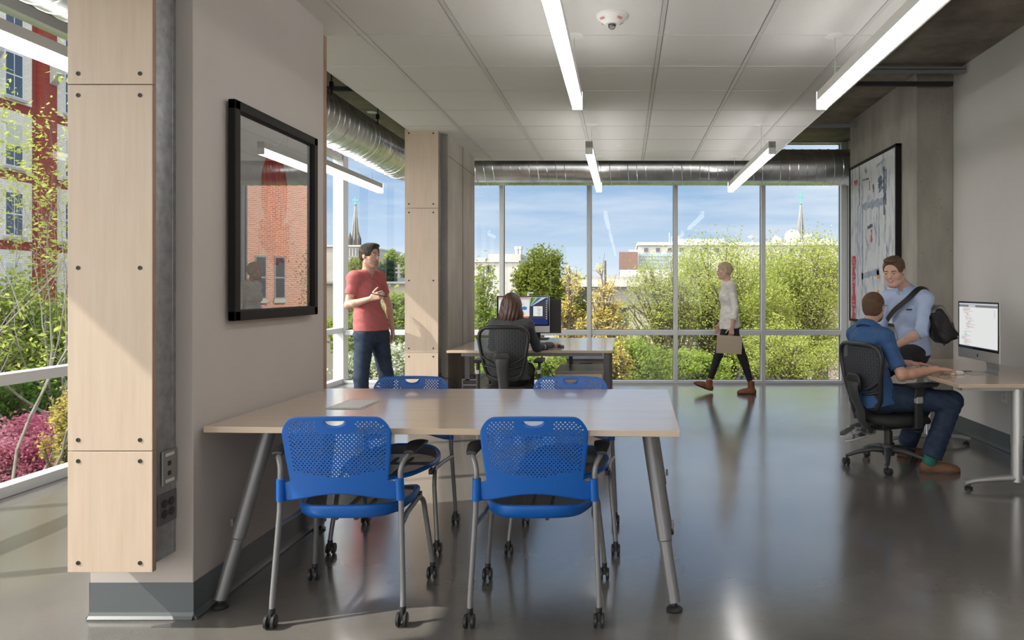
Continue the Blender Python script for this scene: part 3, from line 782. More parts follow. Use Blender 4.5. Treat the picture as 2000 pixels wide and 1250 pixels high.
def make_chair():
    t = thing('stacking_chair', 'x', 'chair')
    def zs(x, y): return .445 + .03*max(0, (-y)/.245)**2 - .028*max(0, (y-.1)/.145)**2 + .12*x*x - .006*max(0, 1-(x*x+y*y)/.04)
    n = 56; o1 = seat_outline(n); o2 = None
    fr_ = MB(); cy = .285
    rings = [(.95, -.052), (1.02, -.040), (1.045, -.016), (1.04, -.002), (1.01, .004), (.955, .002), (.93, -.003), (.925, -.014), (.93, -.042)]
    vs_ = []
    for s, dz in rings:
        for x, y in seat_outline(n, s): vs_.append((x, y+cy, zs(x, y)+dz*(1 if dz > -.015 else .68-.32*max(-1, min(1, y/.2)))))
    nr = len(rings)
    fr_.add(vs_, [(r*n+k, r*n+(k+1) % n, ((r+1) % nr)*n+(k+1) % n, ((r+1) % nr)*n+k) for r in range(nr) for k in range(n)])
    fr_.build('seat_frame', blue_pl, t, smooth=50)
    sm = MB(); rr = [.0, .31, .62, .935]; vs_ = []
    for s in rr[1:]:
        for x, y in seat_outline(n, s): vs_.append((x, y+cy, zs(x, y)-.001))
    vs_.append((0, cy, zs(0, 0)-.001)); L = len(vs_)-1
    sm.add(vs_, [(k, (k+1) % n, L) for k in range(n)] + [(r*n+k, r*n+(k+1) % n, (r+1)*n+(k+1) % n, (r+1)*n+k) for r in range(2) for k in range(n)])
    sm.build('seat', seat_net, t, smooth=60)
    MB().box(-.05, -.035, .09, .48, .400, .412).box(.035, .05, .09, .48, .400, .412).box(-.19, .19, .20, .215, .398, .41).build('seat_support', black_pl, t)
    sh = shell_mesh().build('backrest', blue_pl, t, smooth=40, solid=.0055)
    for s in (-1, 1):
        # sleeve of the shell round the upright
        MB().tube([(s*.243, .036, .500), (s*.240, .030, .592)], .0175, 14).build('back_sleeve', blue_pl, t, smooth=40)
        def arc(p0, p1, p2, n_=6): return [Vector(p0)*(1-q)**2+Vector(p1)*2*q*(1-q)+Vector(p2)*q*q for q in [k/n_ for k in range(n_+1)]]
        rear = [Vector((s*.262, .0, .072)), Vector((s*.262, .004, .11))] + [Vector((s*.246, .036, .46)), Vector((s*.243, .034, .60))] + arc((s*.243, .034, .61), (s*.243, .036, .645), (s*.262, .06, .672)) + [Vector((s*.272, .12, .690))]
        MB().tube(rear, .0115, 12).build('leg', steel_grey, t, smooth=60)
        front = [Vector((s*.275, .47, .072)), Vector((s*.272, .465, .11)), Vector((s*.250, .425, .33))] + arc((s*.249, .422, .345), (s*.246, .405, .415), (s*.235, .345, .412)) + [Vector((s*.235, .16, .405)), Vector((s*.250, .040, .402))]
        MB().tube(front, .0115, 12).build('leg', steel_grey, t, smooth=60)
        MB().cbox((s*.228, .40, .412), (.02, .05, .028)).build('seat_bracket', black_pl, t, bevel=.004)
        def pad(u, v):
            y = .062+.215*v; w = (.020+.014*min(1, v*2.2))*(1-max(0, (v-.93)/.07)**2*.25)
            x = s*(.270) + (u-.5)*2*w; z = .690 + .014*min(1, v*2) - .05*max(0, v-.5)**2 - .006*(2*u-1)**2
            return Vector((x, y, z))
        MB().grid(pad, 6, 12).build('armrest', dark_grey, t, smooth=60, solid=.013, bevel=.003)
        for (cx, cyy) in ((s*.262, 0), (s*.275, .47)):
            m_ = MB()
            MB().tube([(cx, cyy, .050), (cx, cyy, .076)], .013, 10).cbox((cx, cyy-.006, .043), (.012, .036, .034)).build('caster_fork', black_pl, t, smooth=40)
            for q in (-1, 1):
                MB().lathe([(0, -.008), (.021, -.008), (.0275, -.005), (.0275, .005), (.021, .008), (0, .008)], (cx+q*.0145, cyy-.012, .0278), (1, 0, 0), 20).build('caster_wheel', black_pl, t, smooth=40)
    return t
ch0 = make_chair()
# the shell meets the uprights
chairs = [(-1.165, 2.873, 2.2, 'front left blue perforated chair, back to the viewer, beside the pier'),
          (-.364, 2.87, .5, 'front right blue perforated chair, back to the viewer'),
          (-1.245, 4.115, 180.5, 'blue chair across the table on the left, only its top and seat showing'),
          (-.312, 4.10, 179.2, 'blue chair across the table on the right, in front of the drawer units')]
for i, (x, y, a, lb) in enumerate(chairs):
    o = ch0 if i == 0 else copy_tree(ch0)
    o.location = (x, y, 0); o.rotation_euler = (0, 0, R(a)); o['label'] = lb; o['group'] = 'blue chairs around the meeting table'

# ---- task chair, faces +y, base centre at the origin
back_net = None
def backnet():
    m, t, b, s, wave = meshweave('back_net', (.035, .037, .042), fac=.42)
    a = wave(s.outputs['X'], 260); c = wave(s.outputs['Z'], 260)
    mx_ = t.nodes.new('ShaderNodeMath'); mx_.operation = 'MULTIPLY'; t.links.new(a, mx_.inputs[0]); t.links.new(c, mx_.inputs[1])
    # staggered little blocks woven more densely
    k = t.nodes.new('ShaderNodeTexBrick'); k.inputs['Scale'].default_value = 1; k.inputs['Brick Width'].default_value = .045; k.inputs['Row Height'].default_value = .024; k.inputs['Mortar Size'].default_value = .0022
    cb = t.nodes.new('ShaderNodeCombineXYZ'); t.links.new(s.outputs['Z'], cb.inputs[0]); t.links.new(s.outputs['X'], cb.inputs[1]); t.links.new(cb.outputs[0], k.inputs['Vector'])
    k.inputs['Color1'].default_value = (.030, .032, .037, 1); k.inputs['Color2'].default_value = (.035, .037, .042, 1); k.inputs['Mortar'].default_value = (.075, .08, .09, 1)
    t.links.new(k.outputs['Color'], b.inputs['Base Color'])
    tr = t.nodes.new('ShaderNodeBsdfTransparent'); ms = t.nodes.new('ShaderNodeMixShader')
    t.links.new(mx_.outputs[0], ms.inputs[0]); t.links.new(b.outputs[0], ms.inputs[1]); t.links.new(tr.outputs[0], ms.inputs[2])
    t.links.new(ms.outputs[0], t.nodes['Material Output'].inputs[0]); return m
back_net = backnet()
def make_task(label, loc, rot, zdrop=0.0, rotbase=0, sc=1):
    t = thing('task_chair', label, 'chair', loc, rot)
    Z0 = .525-zdrop; Z1 = 1.045-zdrop
    def bk(u, v):   # back surface
        z = Z0+(Z1-Z0)*v
        w = (.150 + .088*min(1, v/.75)**.8)*(1-.04*max(0, (v-.8)/.2)**2)
        x = w*u
        y = -.215 - .10*v + .045*math.sin(v*PI*1.0)*-.6 + .9*x*x
        return Vector((x, y, z))
    def loop(s, inset=0):
        pts = []
        n = 60
        for k in range(n):
            a = 2*PI*k/n; ca, sa = math.cos(a), math.sin(a); e_ = .36
            u = (1-inset)*abs(ca)**e_*(1 if ca > 0 else -1); v = .5+(.5-inset*.5)*abs(sa)**e_*(1 if sa > 0 else -1)
            p_ = bk(u, v); p_.z = p_.z; pts.append(p_)
        return pts
    MB().tube(loop(1, .06), .021, 8, closed=True, flat=.8).build('back_frame', black_pl, t, smooth=60)
    MB().grid(lambda u, v: bk((2*u-1)*.93, .03+.94*v)+Vector((0, .004, 0)), 16, 16).build('back_mesh', back_net, t, smooth=60)
    # lower brace, ribs, lumbar dome and spine
    def rib(s, v0, v1, r=.010):
        pts = []
        for k in range(9):
            q = k/8; pts.append(bk(s*(.12+.80*q), v0+(v1-v0)*q*q)+Vector((0, -.018+.012*q, 0)))
        return pts
    m_ = MB()
    for s in (-1, 1): m_.tube(rib(s, .30, .46), .010, 8).tube(rib(s, .24, .30), .010, 8).tube(rib(s, .05, .13), .014, 8)
    m_.build('back_brace', black_pl, t, smooth=60)
    lum = MB()
    lum.grid(lambda u, v: bk((2*u-1)*.36*math.sin(PI*(.12+.76*v))**.5, .28+.26*v)+Vector((0, -.040-.012*math.sin(v*PI), 0)), 12, 10)
    lum.build('lumbar_pad', black_pl, t, smooth=60, solid=.02)
    sp = [bk(0, .42)+Vector((0, -.055, 0)), bk(0, .33)+Vector((0, -.07, 0)), bk(0, .2)+Vector((0, -.072, 0)), Vector((0, -.27, Z0)), Vector((0, -.26, Z0-.08)), Vector((0, -.20, Z0-.14)), Vector((0, -.08, Z0-.155))]
    MB().tube(sp, [.060, .055, .050, .048, .046, .046, .05], 12, flat=.30, u0=(1, 0, 0)).build('spine', dark_grey, t, smooth=60)
    def cush(u, v):
        a, r_ = u*2*PI, v
        return None
    SZ = .46-zdrop*.6; n = 40; rings = [(0, .0), (.55, .002), (.85, -.002), (.97, -.016), (1.0, -.038), (.97, -.062), (.85, -.072), (0, -.074)]; vs_ = []
    for s, dz in rings:
        for k in range(n):
            a = 2*PI*k/n; ca, sa = math.cos(a), math.sin(a); e_ = 2/3.4
            x = .245*max(s, .001)*abs(ca)**e_*(1 if ca > 0 else -1); y = .24*max(s, .001)*abs(sa)**e_*(1 if sa > 0 else -1)
            vs_.append((x, y+.035, SZ+dz-.03*max(0, (y-.1)/.14)**2*(1 if s > .5 else 0)))
    MB().add(vs_, [(r_*n+k, r_*n+(k+1) % n, (r_+1)*n+(k+1) % n, (r_+1)*n+k) for r_ in range(len(rings)-1) for k in range(n)]).build('seat_cushion', black_soft, t, smooth=60)
    MB().box(-.09, .09, -.13, .12, SZ-.115, SZ-.072).tube([(.09, .05, SZ-.10), (.23, .05, SZ-.105)], .006, 6).cbox((.245, .05, SZ-.105), (.05, .03, .012)).build('tilt_mechanism', black_pl, t, bevel=.006)
    MB().tube([(0, 0, .14), (0, 0, .27)], .031, 16).tube([(0, 0, .27), (0, 0, SZ-.10)], .022, 16).build('gas_lift', black_pl, t, smooth=40)
    bs = MB()
    cas = []
    for k in range(5):
        a = rotbase+2*PI*k/5; d = Vector((math.cos(a), math.sin(a), 0))
        bs.tube([d*.02+Vector((0, 0, .125)), d*.12+Vector((0, 0, .130)), d*.24+Vector((0, 0, .105)), d*.31+Vector((0, 0, .078))], [.034, .028, .022, .017], 10, flat=.75)
        cas.append(d*.315)
    bs.lathe([(.045, .085), (.05, .10), (.045, .16), (.033, .175)], (0, 0, 0), (0, 0, 1), 20)
    base_ = bs.build('star_base', dark_grey, t, smooth=60)
    for k, c in enumerate(cas):
        w = MB().tube([(c.x, c.y, .05), (c.x, c.y, .085)], .010, 8).cbox((c.x, c.y, .042), (.03, .03, .03))
        cs_ = w.build('caster', black_pl, t, smooth=40); a = k*1.9
        wb = MB(); ax = Vector((math.cos(a), math.sin(a), 0)); off = Vector((-ax.y, ax.x, 0))*.012
        for q in (-1, 1): wb.lathe([(0, -.009), (.022, -.009), (.028, -.005), (.028, .005), (.022, .009), (0, .009)], c+ax*q*.016+off+Vector((0, 0, .0283)), ax, 18)
        wb.build('caster_wheel', black_pl, cs_, smooth=40)
    for s in (-1, 1):
        AZ = .70-zdrop*.5
        MB().tube([(s*.12, .02, SZ-.09), (s*.25, .02, SZ-.085), (s*.285, .02, SZ-.05)], [.02, .02, .02], 8, flat=.5).cbox((s*.288, .02, SZ+.02), (.026, .062, .19)).build('arm_bracket', black_pl, t, bevel=.005)
        MB().cbox((s*.288, .02, SZ+.135), (.034, .056, .05)).build('arm_collar', silver, t, bevel=.004)
        MB().prism([(-.025, SZ+.15), (.055, SZ+.15), (.075, AZ-.02), (-.005, AZ-.02)], s*.288-.011, s*.288+.011, 'x').build('arm_post', black_pl, t, bevel=.004)
        MB().prism([(-.055, AZ-.022), (.16, AZ-.02), (.185, AZ-.005), (.185, AZ+.008), (-.06, AZ+.010), (-.075, AZ-.004)], s*.285-.042, s*.285+.042, 'x').build('armrest', black_pl, t, bevel=.010, seg=3)
    return t
tc1 = make_task('black mesh office chair of the seated woman at the far desk', (-1.085, 6.62, 0), 0, 0.0, R(20))
tc2 = make_task('black mesh office chair of the man in the blue polo, seen from the side', (2.045, 5.47, 0), R(-68), .075, R(68-112))
for t_ in (tc1, tc2): t_['group'] = 'black mesh office chairs'

# ---- far desk pair, backed against each other
DZ = .757
def desk_panel_leg(parent, x, y0, y1, z):
    MB().box(x-.03, x+.03, y0, y1, 0, z).build('leg', mat('desk_leg_dark', (.09, .092, .10), .4, .3), parent, world=True, bevel=.006)
dk = thing('workstation_desk', 'near half of the far double desk, where the woman in grey works', 'desk', (-.93, 7.5, 0), 0, 'paired desks by the far column')
MB().box(-1.765, -.115, 7.02, 7.985, DZ-.026, DZ).build('desktop', tabletop_m, dk, world=True, bevel=.002)
MB().box(-1.66, -.22, 7.2, 7.24, DZ-.075, DZ-.027).build('under_frame', steel_grey, dk, world=True)
desk_panel_leg(dk, -.175, 7.06, 7.16, DZ-.027); desk_panel_leg(dk, -.175, 7.74, 7.80, DZ-.027); desk_panel_leg(dk, -1.62, 7.30, 7.40, DZ-.027)
d2 = thing('workstation_desk', 'back half of the far double desk, closest to the windows', 'desk', (-.93, 8.4, 0), 0, 'paired desks by the far column')
MB().box(-1.765, -.115, 7.995, 8.84, DZ-.026, DZ).build('desktop', tabletop_m, d2, world=True, bevel=.002)
desk_panel_leg(d2, -.175, 8.10, 8.16, DZ-.027); desk_panel_leg(d2, -.175, 8.70, 8.78, DZ-.027); desk_panel_leg(d2, -1.62, 8.6, 8.7, DZ-.027)
MB().box(-.62, -.58, 7.93, 7.97, .1, DZ-.03).build('cable_post', black_pl, d2, world=True)
# drawer units
def pedestal(label, x0, x1, y0, y1, z):
    t = thing('drawer_unit', label, 'drawer unit', ((x0+x1)/2, y0, 0), 0, 'drawer units under the far desks')
    MB().box(x0, x1, y0+.02, y1, .04, z).build('body', maple, t, world=True, bevel=.002)
    MB().box(x0-.002, x1+.002, y0-.002, y1+.001, z, z+.016).build('top_panel', mat('pedestal_top', (.25, .235, .22), .3), t, world=True, bevel=.002)
    zz = [.05, .21, .37, z-.006]
    for a, b in zip(zz[:-1], zz[1:]):
        dr = MB().box(x0+.003, x1-.003, y0, y0+.019, a, b-.004).build('drawer', maple, t, world=True, bevel=.001)
        xm = (x0+x1)/2
        MB().box(xm-.075, xm+.075, y0-.006, y0, b-.055, b-.025).build('handle', mat('handle_dark', (.08, .08, .085), .3, .6), dr, world=True, bevel=.008)
        MB().box(xm-.055, xm+.055, y0-.007, y0-.0055, b-.048, b-.036).build('handle_recess', silver, dr, world=True)
    for sx in (x0+.04, x1-.04):
        for sy in (y0+.06, y1-.06): MB().lathe([(0, -.012), (.02, -.01), (.02, .01), (0, .012)], (sx, sy, .02), (1, 0, 0), 12).build('caster_wheel', black_pl, t, world=True, smooth=40)
    return t
pedestal('maple drawer unit under the near half of the far desk', -.69, -.215, 7.00, 7.70, .535)
pedestal('maple drawer unit under the back half of the far desk, behind the other', -.665, -.215, 8.14, 8.70, .545)
# computer tower and box
pc = thing('computer_tower', 'dark computer tower on the floor under the far desk', 'computer', (-1.58, 7.5, 0))
MB().box(-1.68, -1.49, 7.3, 7.78, .015, .44).build('case', mat('tower_case', (.22, .23, .25), .4, .4), pc, world=True, bevel=.006)
MB().box(-1.665, -1.505, 7.295, 7.302, .03, .425).build('front_panel', black_pl, pc, world=True, bevel=.003)
for z in (.33, .375): MB().box(-1.66, -1.51, 7.292, 7.296, z, z+.004).build('drive_seam', silver, pc, world=True)
MB().box(-1.67, -1.64, 7.33, 7.75, 0, .015).box(-1.53, -1.50, 7.33, 7.75, 0, .015).build('feet', black_pl, pc, world=True)
rt = thing('network_box', 'small black network box lying on the computer tower', 'box', (-1.62, 7.4, .44))
MB().box(-1.67, -1.56, 7.33, 7.43, .4405, .468).build('box_case', black_pl, rt, world=True, bevel=.004)
MB().box(-1.655, -1.575, 7.328, 7.331, .450, .455).build('box_light_strip', silver, rt, world=True)
cord('black cable hanging behind the tower from the far desk', [(-1.50, 7.85, .73), (-1.46, 7.9, .55), (-1.5, 7.92, .3), (-1.44, 7.9, .02)], .005)
cord('thick black cable looping under the far desk', [(-1.54, 7.9, .73), (-1.60, 7.95, .6), (-1.47, 7.95, .35), (-1.5, 8.0, .05)], .006)
cord('black cable slanting under the far desk beside the drawer units', [(-.98, 7.9, .7), (-.86, 7.9, .5), (-.76, 7.95, .3), (-.80, 7.95, .02)], .005)

# ---- all-in-one computers
screen_w = emit('screen_white', (.80, .81, .80), .85)
def allinone(name_label, M, W_, H_, chin, content, parent_loc):
    """front faces local -y, origin at the middle of the foot"""
    t = thing('desktop_computer', name_label, 'computer', parent_loc)
    z0 = .10; bod = MB(); T_ = .022
    bod.box(-W_/2, W_/2, -.004, .006, z0, z0+H_, M)
    n = 10
    bod.grid(lambda u, v: M @ Vector(((u-.5)*W_*.98, .006+.03*(1-(2*u-1)**4)*(1-(2*v-1)**4), z0+.004+v*(H_-.008))), n, n)
    bod.build('display_body', silver, t, bevel=.002)
    MB().box(-W_/2+.004, W_/2-.004, -.0052, -.004, z0+chin, z0+H_-.004, M).build('screen_bezel', mat('bezel_black', (.01, .01, .012), .12), t)
    def flat(x0, x1, zz0, zz1, d, m, name='screen_content'):
        return MB().box(x0, x1, -.0052-d, -.0051-d+.0, zz0, zz1, M).build(name, m, t)
    content(flat, W_, H_, z0, chin, t, M)
    st = MB(); ft = -.10
    st.tube([M @ Vector((0, .035, z0+.13)), M @ Vector((0, .095, z0+.02)), M @ Vector((0, .112, .03)), M @ Vector((0, .105, .006)), M @ Vector((0, .06, .004))], .095, 4, flat=.035, u0=tuple(M.to_3x3() @ Vector((1, 0, 0))))
    st.box(-.095, .095, -.10, .105, 0, .004, M)
    st.build('stand', silver, t, bevel=.001)
    return t
lg_red = emit('code_red', (.75, .25, .15), .8); lg_grn = emit('code_green', (.15, .55, .25), .8); lg_gry = emit('code_grey', (.30, .32, .36), .8); lg_pur = emit('code_purple', (.55, .2, .5), .8)
scr_bar = emit('screen_bar', (.62, .63, .65), .8); scr_dark = emit('screen_dark', (.05, .06, .09), .8)
def code_content(flat, W_, H_, z0, chin, t, M):
    xa, xb = -W_/2+.022, W_/2-.022; za, zb = z0+chin+.016, z0+H_-.016
    flat(xa, xb, zb-.012, zb, .0004, scr_bar); flat(xa, xb, zb-.030, zb-.012, .0004, emit('tab_bar', (.22, .23, .25), .8)); flat(xa, xb, za, za+.006, .0004, scr_dark)
    flat(xa+.16, xa+.27, zb-.028, zb-.014, .0006, scr_bar)
    rd = random.Random(11); z = zb-.040; ind = .06
    class _Row:
        def __init__(s, k): s.k = k
        def box(s, *a): scr.mi = s.k; scr.box(*a); return s
    scr = MB(); scr.box(xa, xb, -.0054, -.0053, za, zb, M); rows = {q: _Row(q+1) for q in range(4)}; k = 0
    while z > za+.012:
        k += 1
        if rd.random() < .86:
            ph = k/52; ind = .04+.085*abs(math.sin(k*.075)) + (.03 if k % 9 < 3 else 0)
            x = xa+ind
            for w in range(rd.choice((1, 2, 3)) + (2 if k % 13 == 5 else 0)):
                L = rd.uniform(.012, .05); rows[rd.choice((0, 0, 1, 2, 3, 2))].box(x, x+L, -.0061, -.0060, z, z+.0025, M); x += L+.006
        z -= .0056
    for q in range(9): rows[rd.choice((1, 2))].box(xb-.05, xb-.05+rd.uniform(.008, .022), -.0061, -.006, zb-.05-q*.0065, zb-.048-q*.0065, M)
    scr.build('screen', [screen_w, lg_red, lg_grn, lg_gry, lg_pur], t)
    # fruit mark on the chin
    lo = MB(); pts = []
    for q in range(28):
        a = 2*PI*q/28; rr = .0095*(1+.05*math.cos(2*a)) ; x = rr*math.cos(a); z = .0105*math.sin(a)*(1-.10*math.cos(2*a))
        if math.hypot(x-.0115, z-.001) < .0055: x = .0115-.0055*math.cos(math.atan2(z-.001, .0115-x)); z = .001+.0055*math.sin(math.atan2(z-.001, .0115-x))*.9
        pts.append((x, z+z0+chin*.45))
    lo.prism(pts, -.0056, -.0040, 'y', M); lo.prism([(.001, z0+chin*.45+.0115), (.005, z0+chin*.45+.0135), (.006, z0+chin*.45+.018), (.002, z0+chin*.45+.016)], -.0056, -.0040, 'y', M)
    lo.build('chin_mark', black_pl, t)
def desk_content(flat, W_, H_, z0, chin, t, M):
    xa, xb = -W_/2+.022, W_/2-.022; za, zb = z0+chin+.016, z0+H_-.016
    flat(xa, xb, za, zb, .0002, emit('screen_navy', (.02, .035, .14), .9), 'screen')
    def poly(pts, d, m): MB().prism(pts, -.0052-d, -.0051-d, 'y', M).build('screen_content', m, t)
    cx, cz = xb-.215, zb-.12
    cols = [((.80, .52, .02), -.02, .02), ((.03, .20, .50), .02, .05), ((.10, .45, .06), .05, .075), ((.75, .50, .02), .075, .10), ((.03, .20, .50), .10, .15), ((.65, .66, .66), .15, .205)]
    for c_, a, b in cols: poly([(cx, cz), (cx+b, zb), (cx+a, zb)], .0004, emit('wedge', c_, .8))
    poly([(cx, cz), (xb-.005, zb-.02), (xb, cz-.06)], .0004, emit('wedge_grey', (.07, .07, .075), .8)); poly([(cx, cz), (xb, cz-.06), (xb, cz-.13), (cx, cz-.13)], .0003, emit('wedge_grey2', (.06, .06, .065), .8))
    poly([(xb-.02, zb-.005), (xb, zb-.005), (xb, zb-.10)], .0005, emit('wedge_blue', (.02, .2, .45), .8))
    flat(xa, xb, zb-.006, zb, .0006, scr_bar)
    flat(xa, xb-.215, zb-.225, zb-.008, .0007, screen_w, 'browser_window'); flat(xa, xb-.215, zb-.018, zb-.008, .0009, emit('browser_bar', (.75, .35, .30), .8)); flat(xa, xb-.215, zb-.034, zb-.018, .0009, scr_bar)
    flat(xb-.212, xb-.06, zb-.225, zb-.105, .0008, scr_dark, 'editor_window'); flat(xb-.17, xb-.062, zb-.223, zb-.107, .0010, screen_w)
    poly([(xb-.31, zb-.15), (xb-.25, zb-.15), (xb-.24, zb-.12), (xb-.28, zb-.105), (xb-.31, zb-.13)], .0010, emit('pic_blue', (.05, .25, .6), .8))
    poly([(xb-.34, zb-.155), (xb-.32, zb-.155), (xb-.32, zb-.135), (xb-.34, zb-.135)], .0010, emit('pic_brown', (.3, .15, .05), .8))
    b = MB(); rd = random.Random(3)
    for q, z in enumerate((zb-.065, zb-.085, zb-.178, zb-.19, zb-.205)): b.box(xb-.36, xb-.36+rd.uniform(.05, .12), -.0063, -.0062, z, z+.005, M)
    for q in range(14): b.box(xb-.13+rd.uniform(0, .02), xb-.13+rd.uniform(.03, .055), -.0064, -.0063, zb-.125-q*.0068, zb-.1225-q*.0068, M)
    b.build('text_lines', lg_gry, t)
    poly([(xb-.30, zb-.225), (xb-.22, zb-.225), (xb-.235, zb-.27)], .0005, emit('flame', (.85, .15, .02), .8))
    b = MB()
    for q in range(9): b.box(xb-.022, xb-.010, -.0063, -.0062, zb-.05-q*.026, zb-.04-q*.026, M)
    b.build('desktop_icons', scr_bar, t)
    flat(xb-.215, xb-.155, za+.012, za+.022, .0010, scr_bar, 'dock')
M1 = Matrix.Translation((2.655, 5.30, .7355)) @ Matrix.Rotation(R(-91.5), 4, 'Z')
allinone('silver all-in-one computer showing lines of coloured code on the right desk', M1, .65, .44, .075, code_content, (0, 0, 0))
M2 = Matrix.Translation((-1.185, 8.30, DZ+.0005)) @ Matrix.Rotation(R(2), 4, 'Z')
allinone('silver all-in-one computer with open windows in front of the woman', M2, .62, .43, .075, desk_content, (0, 0, 0))
# the other monitor seen from behind
mo = thing('computer_monitor', 'black computer monitor seen behind the silver one on the far desk', 'monitor', (-1.05, 8.6, DZ))
MB().box(-1.36, -.765, 8.57, 8.61, .83, 1.245).build('monitor_housing', black_pl, mo, world=True, bevel=.006)
MB().box(-1.35, -.775, 8.6, 8.612, .84, 1.235).build('monitor_screen', mat('bezel_black2', (.02, .02, .022), .2), mo, world=True)
MB().box(-1.10, -1.02, 8.61, 8.64, DZ+.01, 1.0).box(-1.2, -.92, 8.55, 8.72, DZ+.0005, DZ+.014).build('monitor_stand', black_pl, mo, world=True, bevel=.003)
def keyboard(label, c, rot, L=.28, w=.115):
    t = thing('keyboard', label, 'keyboard', c, rot)
    MB().box(-L/2, L/2, -w/2, w/2, 0, .008).build('key_tray', silver, t, bevel=.003)
    k = MB()
    for r_ in range(5):
        for q in range(14): k.box(-L/2+.008+q*(L-.016)/14, -L/2+.006+(q+1)*(L-.016)/14, -w/2+.01+r_*.0195, -w/2+.0265+r_*.0195, .008, .0105)
    k.build('keys', mat('key_white', (.72, .72, .71), .4), t)
    return t
def mouse(label, c, rot, m):
    t = tag(MB().grid(lambda u, v: Vector(((u-.5)*.058*(1-.3*(2*v-1)**4), (v-.5)*.11*(1-.12*(2*u-1)**2), .002+.024*(1-(2*u-1)**4)**.5*(1-(2*v-1)**4)**.5)), 12, 14).build('computer_mouse', m, None, smooth=60, solid=.002), label, 'mouse')
    t.location = c; t.rotation_euler = (0, 0, rot); return t
keyboard('white keyboard on the far desk in front of the silver computer', (-1.10, 7.72, DZ+.0005), 0)
mouse('dark computer mouse under the woman\'s right hand', (-.66, 7.37, DZ), R(-15), dark_grey)
RD = .735
mouse('white computer mouse under the seated man\'s near hand', (2.47, 5.24, RD), R(-75), mat('mouse_white', (.75, .75, .74), .3))
tag(MB().box(-.035, .035, -.06, .06, 0, .009).build('smartphone', mat('phone_dark', (.03, .03, .035), .2), None, bevel=.003), 'dark phone lying by the hand on the right desk', 'phone')
o = bpy.data.objects['smartphone']; o.location = (2.585, 5.40, RD+.0003); o.rotation_euler = (0, 0, R(-70))
pp = tag(MB().box(-.105, .105, -.15, .15, 0, .004).build('paper_sheets', mat('paper', (.8, .8, .79), .7), None), 'white paper sheets at the left edge of the right desk', 'paper')
pp.location = (2.345, 5.66, RD+.0003); pp.rotation_euler = (0, 0, R(-82))

# ---- right desk
rd_ = thing('office_desk', 'maple office desk on grey T-legs against the right wall', 'desk', (2.68, 5.5, 0))
MB().box(2.225, 3.14, 4.70, 6.40, RD-.027, RD).build('desktop', tabletop_m, rd_, world=True, bevel=.003)
MB().box(2.55, 2.60, 4.95, 6.15, RD-.062, RD-.028).box(2.78, 2.83, 4.95, 6.15, RD-.062, RD-.028).build('under_frame', silver, rd_, world=True)
for yy in (4.84, 6.24):
    lg = MB().box(2.30, 3.08, yy-.03, yy+.03, RD-.060, RD-.027).tube([(2.69, yy, .31), (2.69, yy, RD-.05)], .042, 24, flat=.9).tube([(2.69, yy, .05), (2.69, yy, .32)], .037, 24).build('leg', silver, rd_, world=True, smooth=40)
    MB().tube([(2.33, yy, .040), (2.40, yy, .058), (2.55, yy, .070), (2.69, yy, .075), (2.83, yy, .070), (2.98, yy, .058), (3.05, yy, .04)], [.022, .024, .026, .03, .026, .024, .022], 12, flat=.8).build('foot_bar', silver, lg, world=True, smooth=50)
    for xx in (2.36, 3.02): MB().lathe([(0, 0), (.026, 0), (.028, .012), (.012, .018), (.012, .03)], (xx, yy, 0), (0, 0, 1), 16).build('foot_glide', black_pl, lg, world=True, smooth=40)
    MB().lathe([(0, 0), (.008, 0), (.008, .022), (0, .024)], (2.73, yy-.02, .36), (0, -1, 0), 10).build('lock_knob', black_pl, lg, world=True)
# ================================================================== OUTSIDE
def wx(px, d): return (px-1219)/1380*d
grass = mat('lawn', (.075, .11, .04), .9, var=(.11, .15, .055), scale=.8, detail=8)
asphalt = mat('asphalt', (.16, .16, .165), .9, var=(.22, .22, .22), scale=2)
pave = mat('paving', (.42, .40, .37), .85, var=(.36, .34, .31), scale=3)
def gz(y): return -5.0 + 3.0*min(1, max(0, (y-50)/50.0))
b = MB()
ys2 = [-40, 10.4, 20, 30, 38, 42, 50, 60, 70, 80, 90, 100, 400]
for i in range(len(ys2)-1):
    for (xa, xb) in ((-160, 160),):
        b.add([(xa, ys2[i], gz(ys2[i])), (xb, ys2[i], gz(ys2[i])), (xb, ys2[i+1], gz(ys2[i+1])), (xa, ys2[i+1], gz(ys2[i+1]))], [(0,1,2,3)])
struct(b.build('ground', grass, None, fixn=False))
struct(MB().box(-160, 160, 31, 39, -5, -4.98).box(-40, -24.2, 8, 60, -5, -4.99).build('road', asphalt))
struct(MB().box(-160, 160, 39, 44.9, -5, -4.95).build('sidewalk', pave))
b = MB()
for i, (ya, yb) in enumerate(((62, 75), (75, 88), (88, 104))):
    b.add([(-30, ya, gz(ya)+.02), (4, ya, gz(ya)+.02), (4, yb, gz(yb)+.02), (-30, yb, gz(yb)+.02)], [(0,1,2,3)])
struct(b.build('parking_lot', asphalt, None, fixn=False))

limestone = mat('limestone', (.50, .47, .43), .85, var=(.42, .39, .35), scale=.6, detail=9)
limedark = mat('limestone_grey', (.34, .33, .31), .85, var=(.26, .25, .24), scale=.8, detail=9)
precast = mat('precast_panel', (.47, .45, .42), .8, var=(.42, .40, .375), scale=.2)
precast2 = mat('precast_white', (.52, .505, .48), .8, var=(.47, .455, .43), scale=.2)
winglass = mat('far_window_glass', (.05, .06, .08), .15)
winblue = mat('curtain_glass', (.22, .32, .40), .15, var=(.30, .42, .50), scale=.5)
roofwhite = mat('white_roof', (.55, .56, .57), .6)
metalrib = mat('ribbed_metal', (.40, .42, .44), .5, var=(.34, .36, .38), scale=12, stretch=(1, 1, .01))
brownbrick = brickmat('brown_brick', (.20, .10, .08), (.16, .08, .065), (.22, .15, .13), .4, .14, .02)
whitemetal = mat('dome_white', (.62, .62, .62), .4)
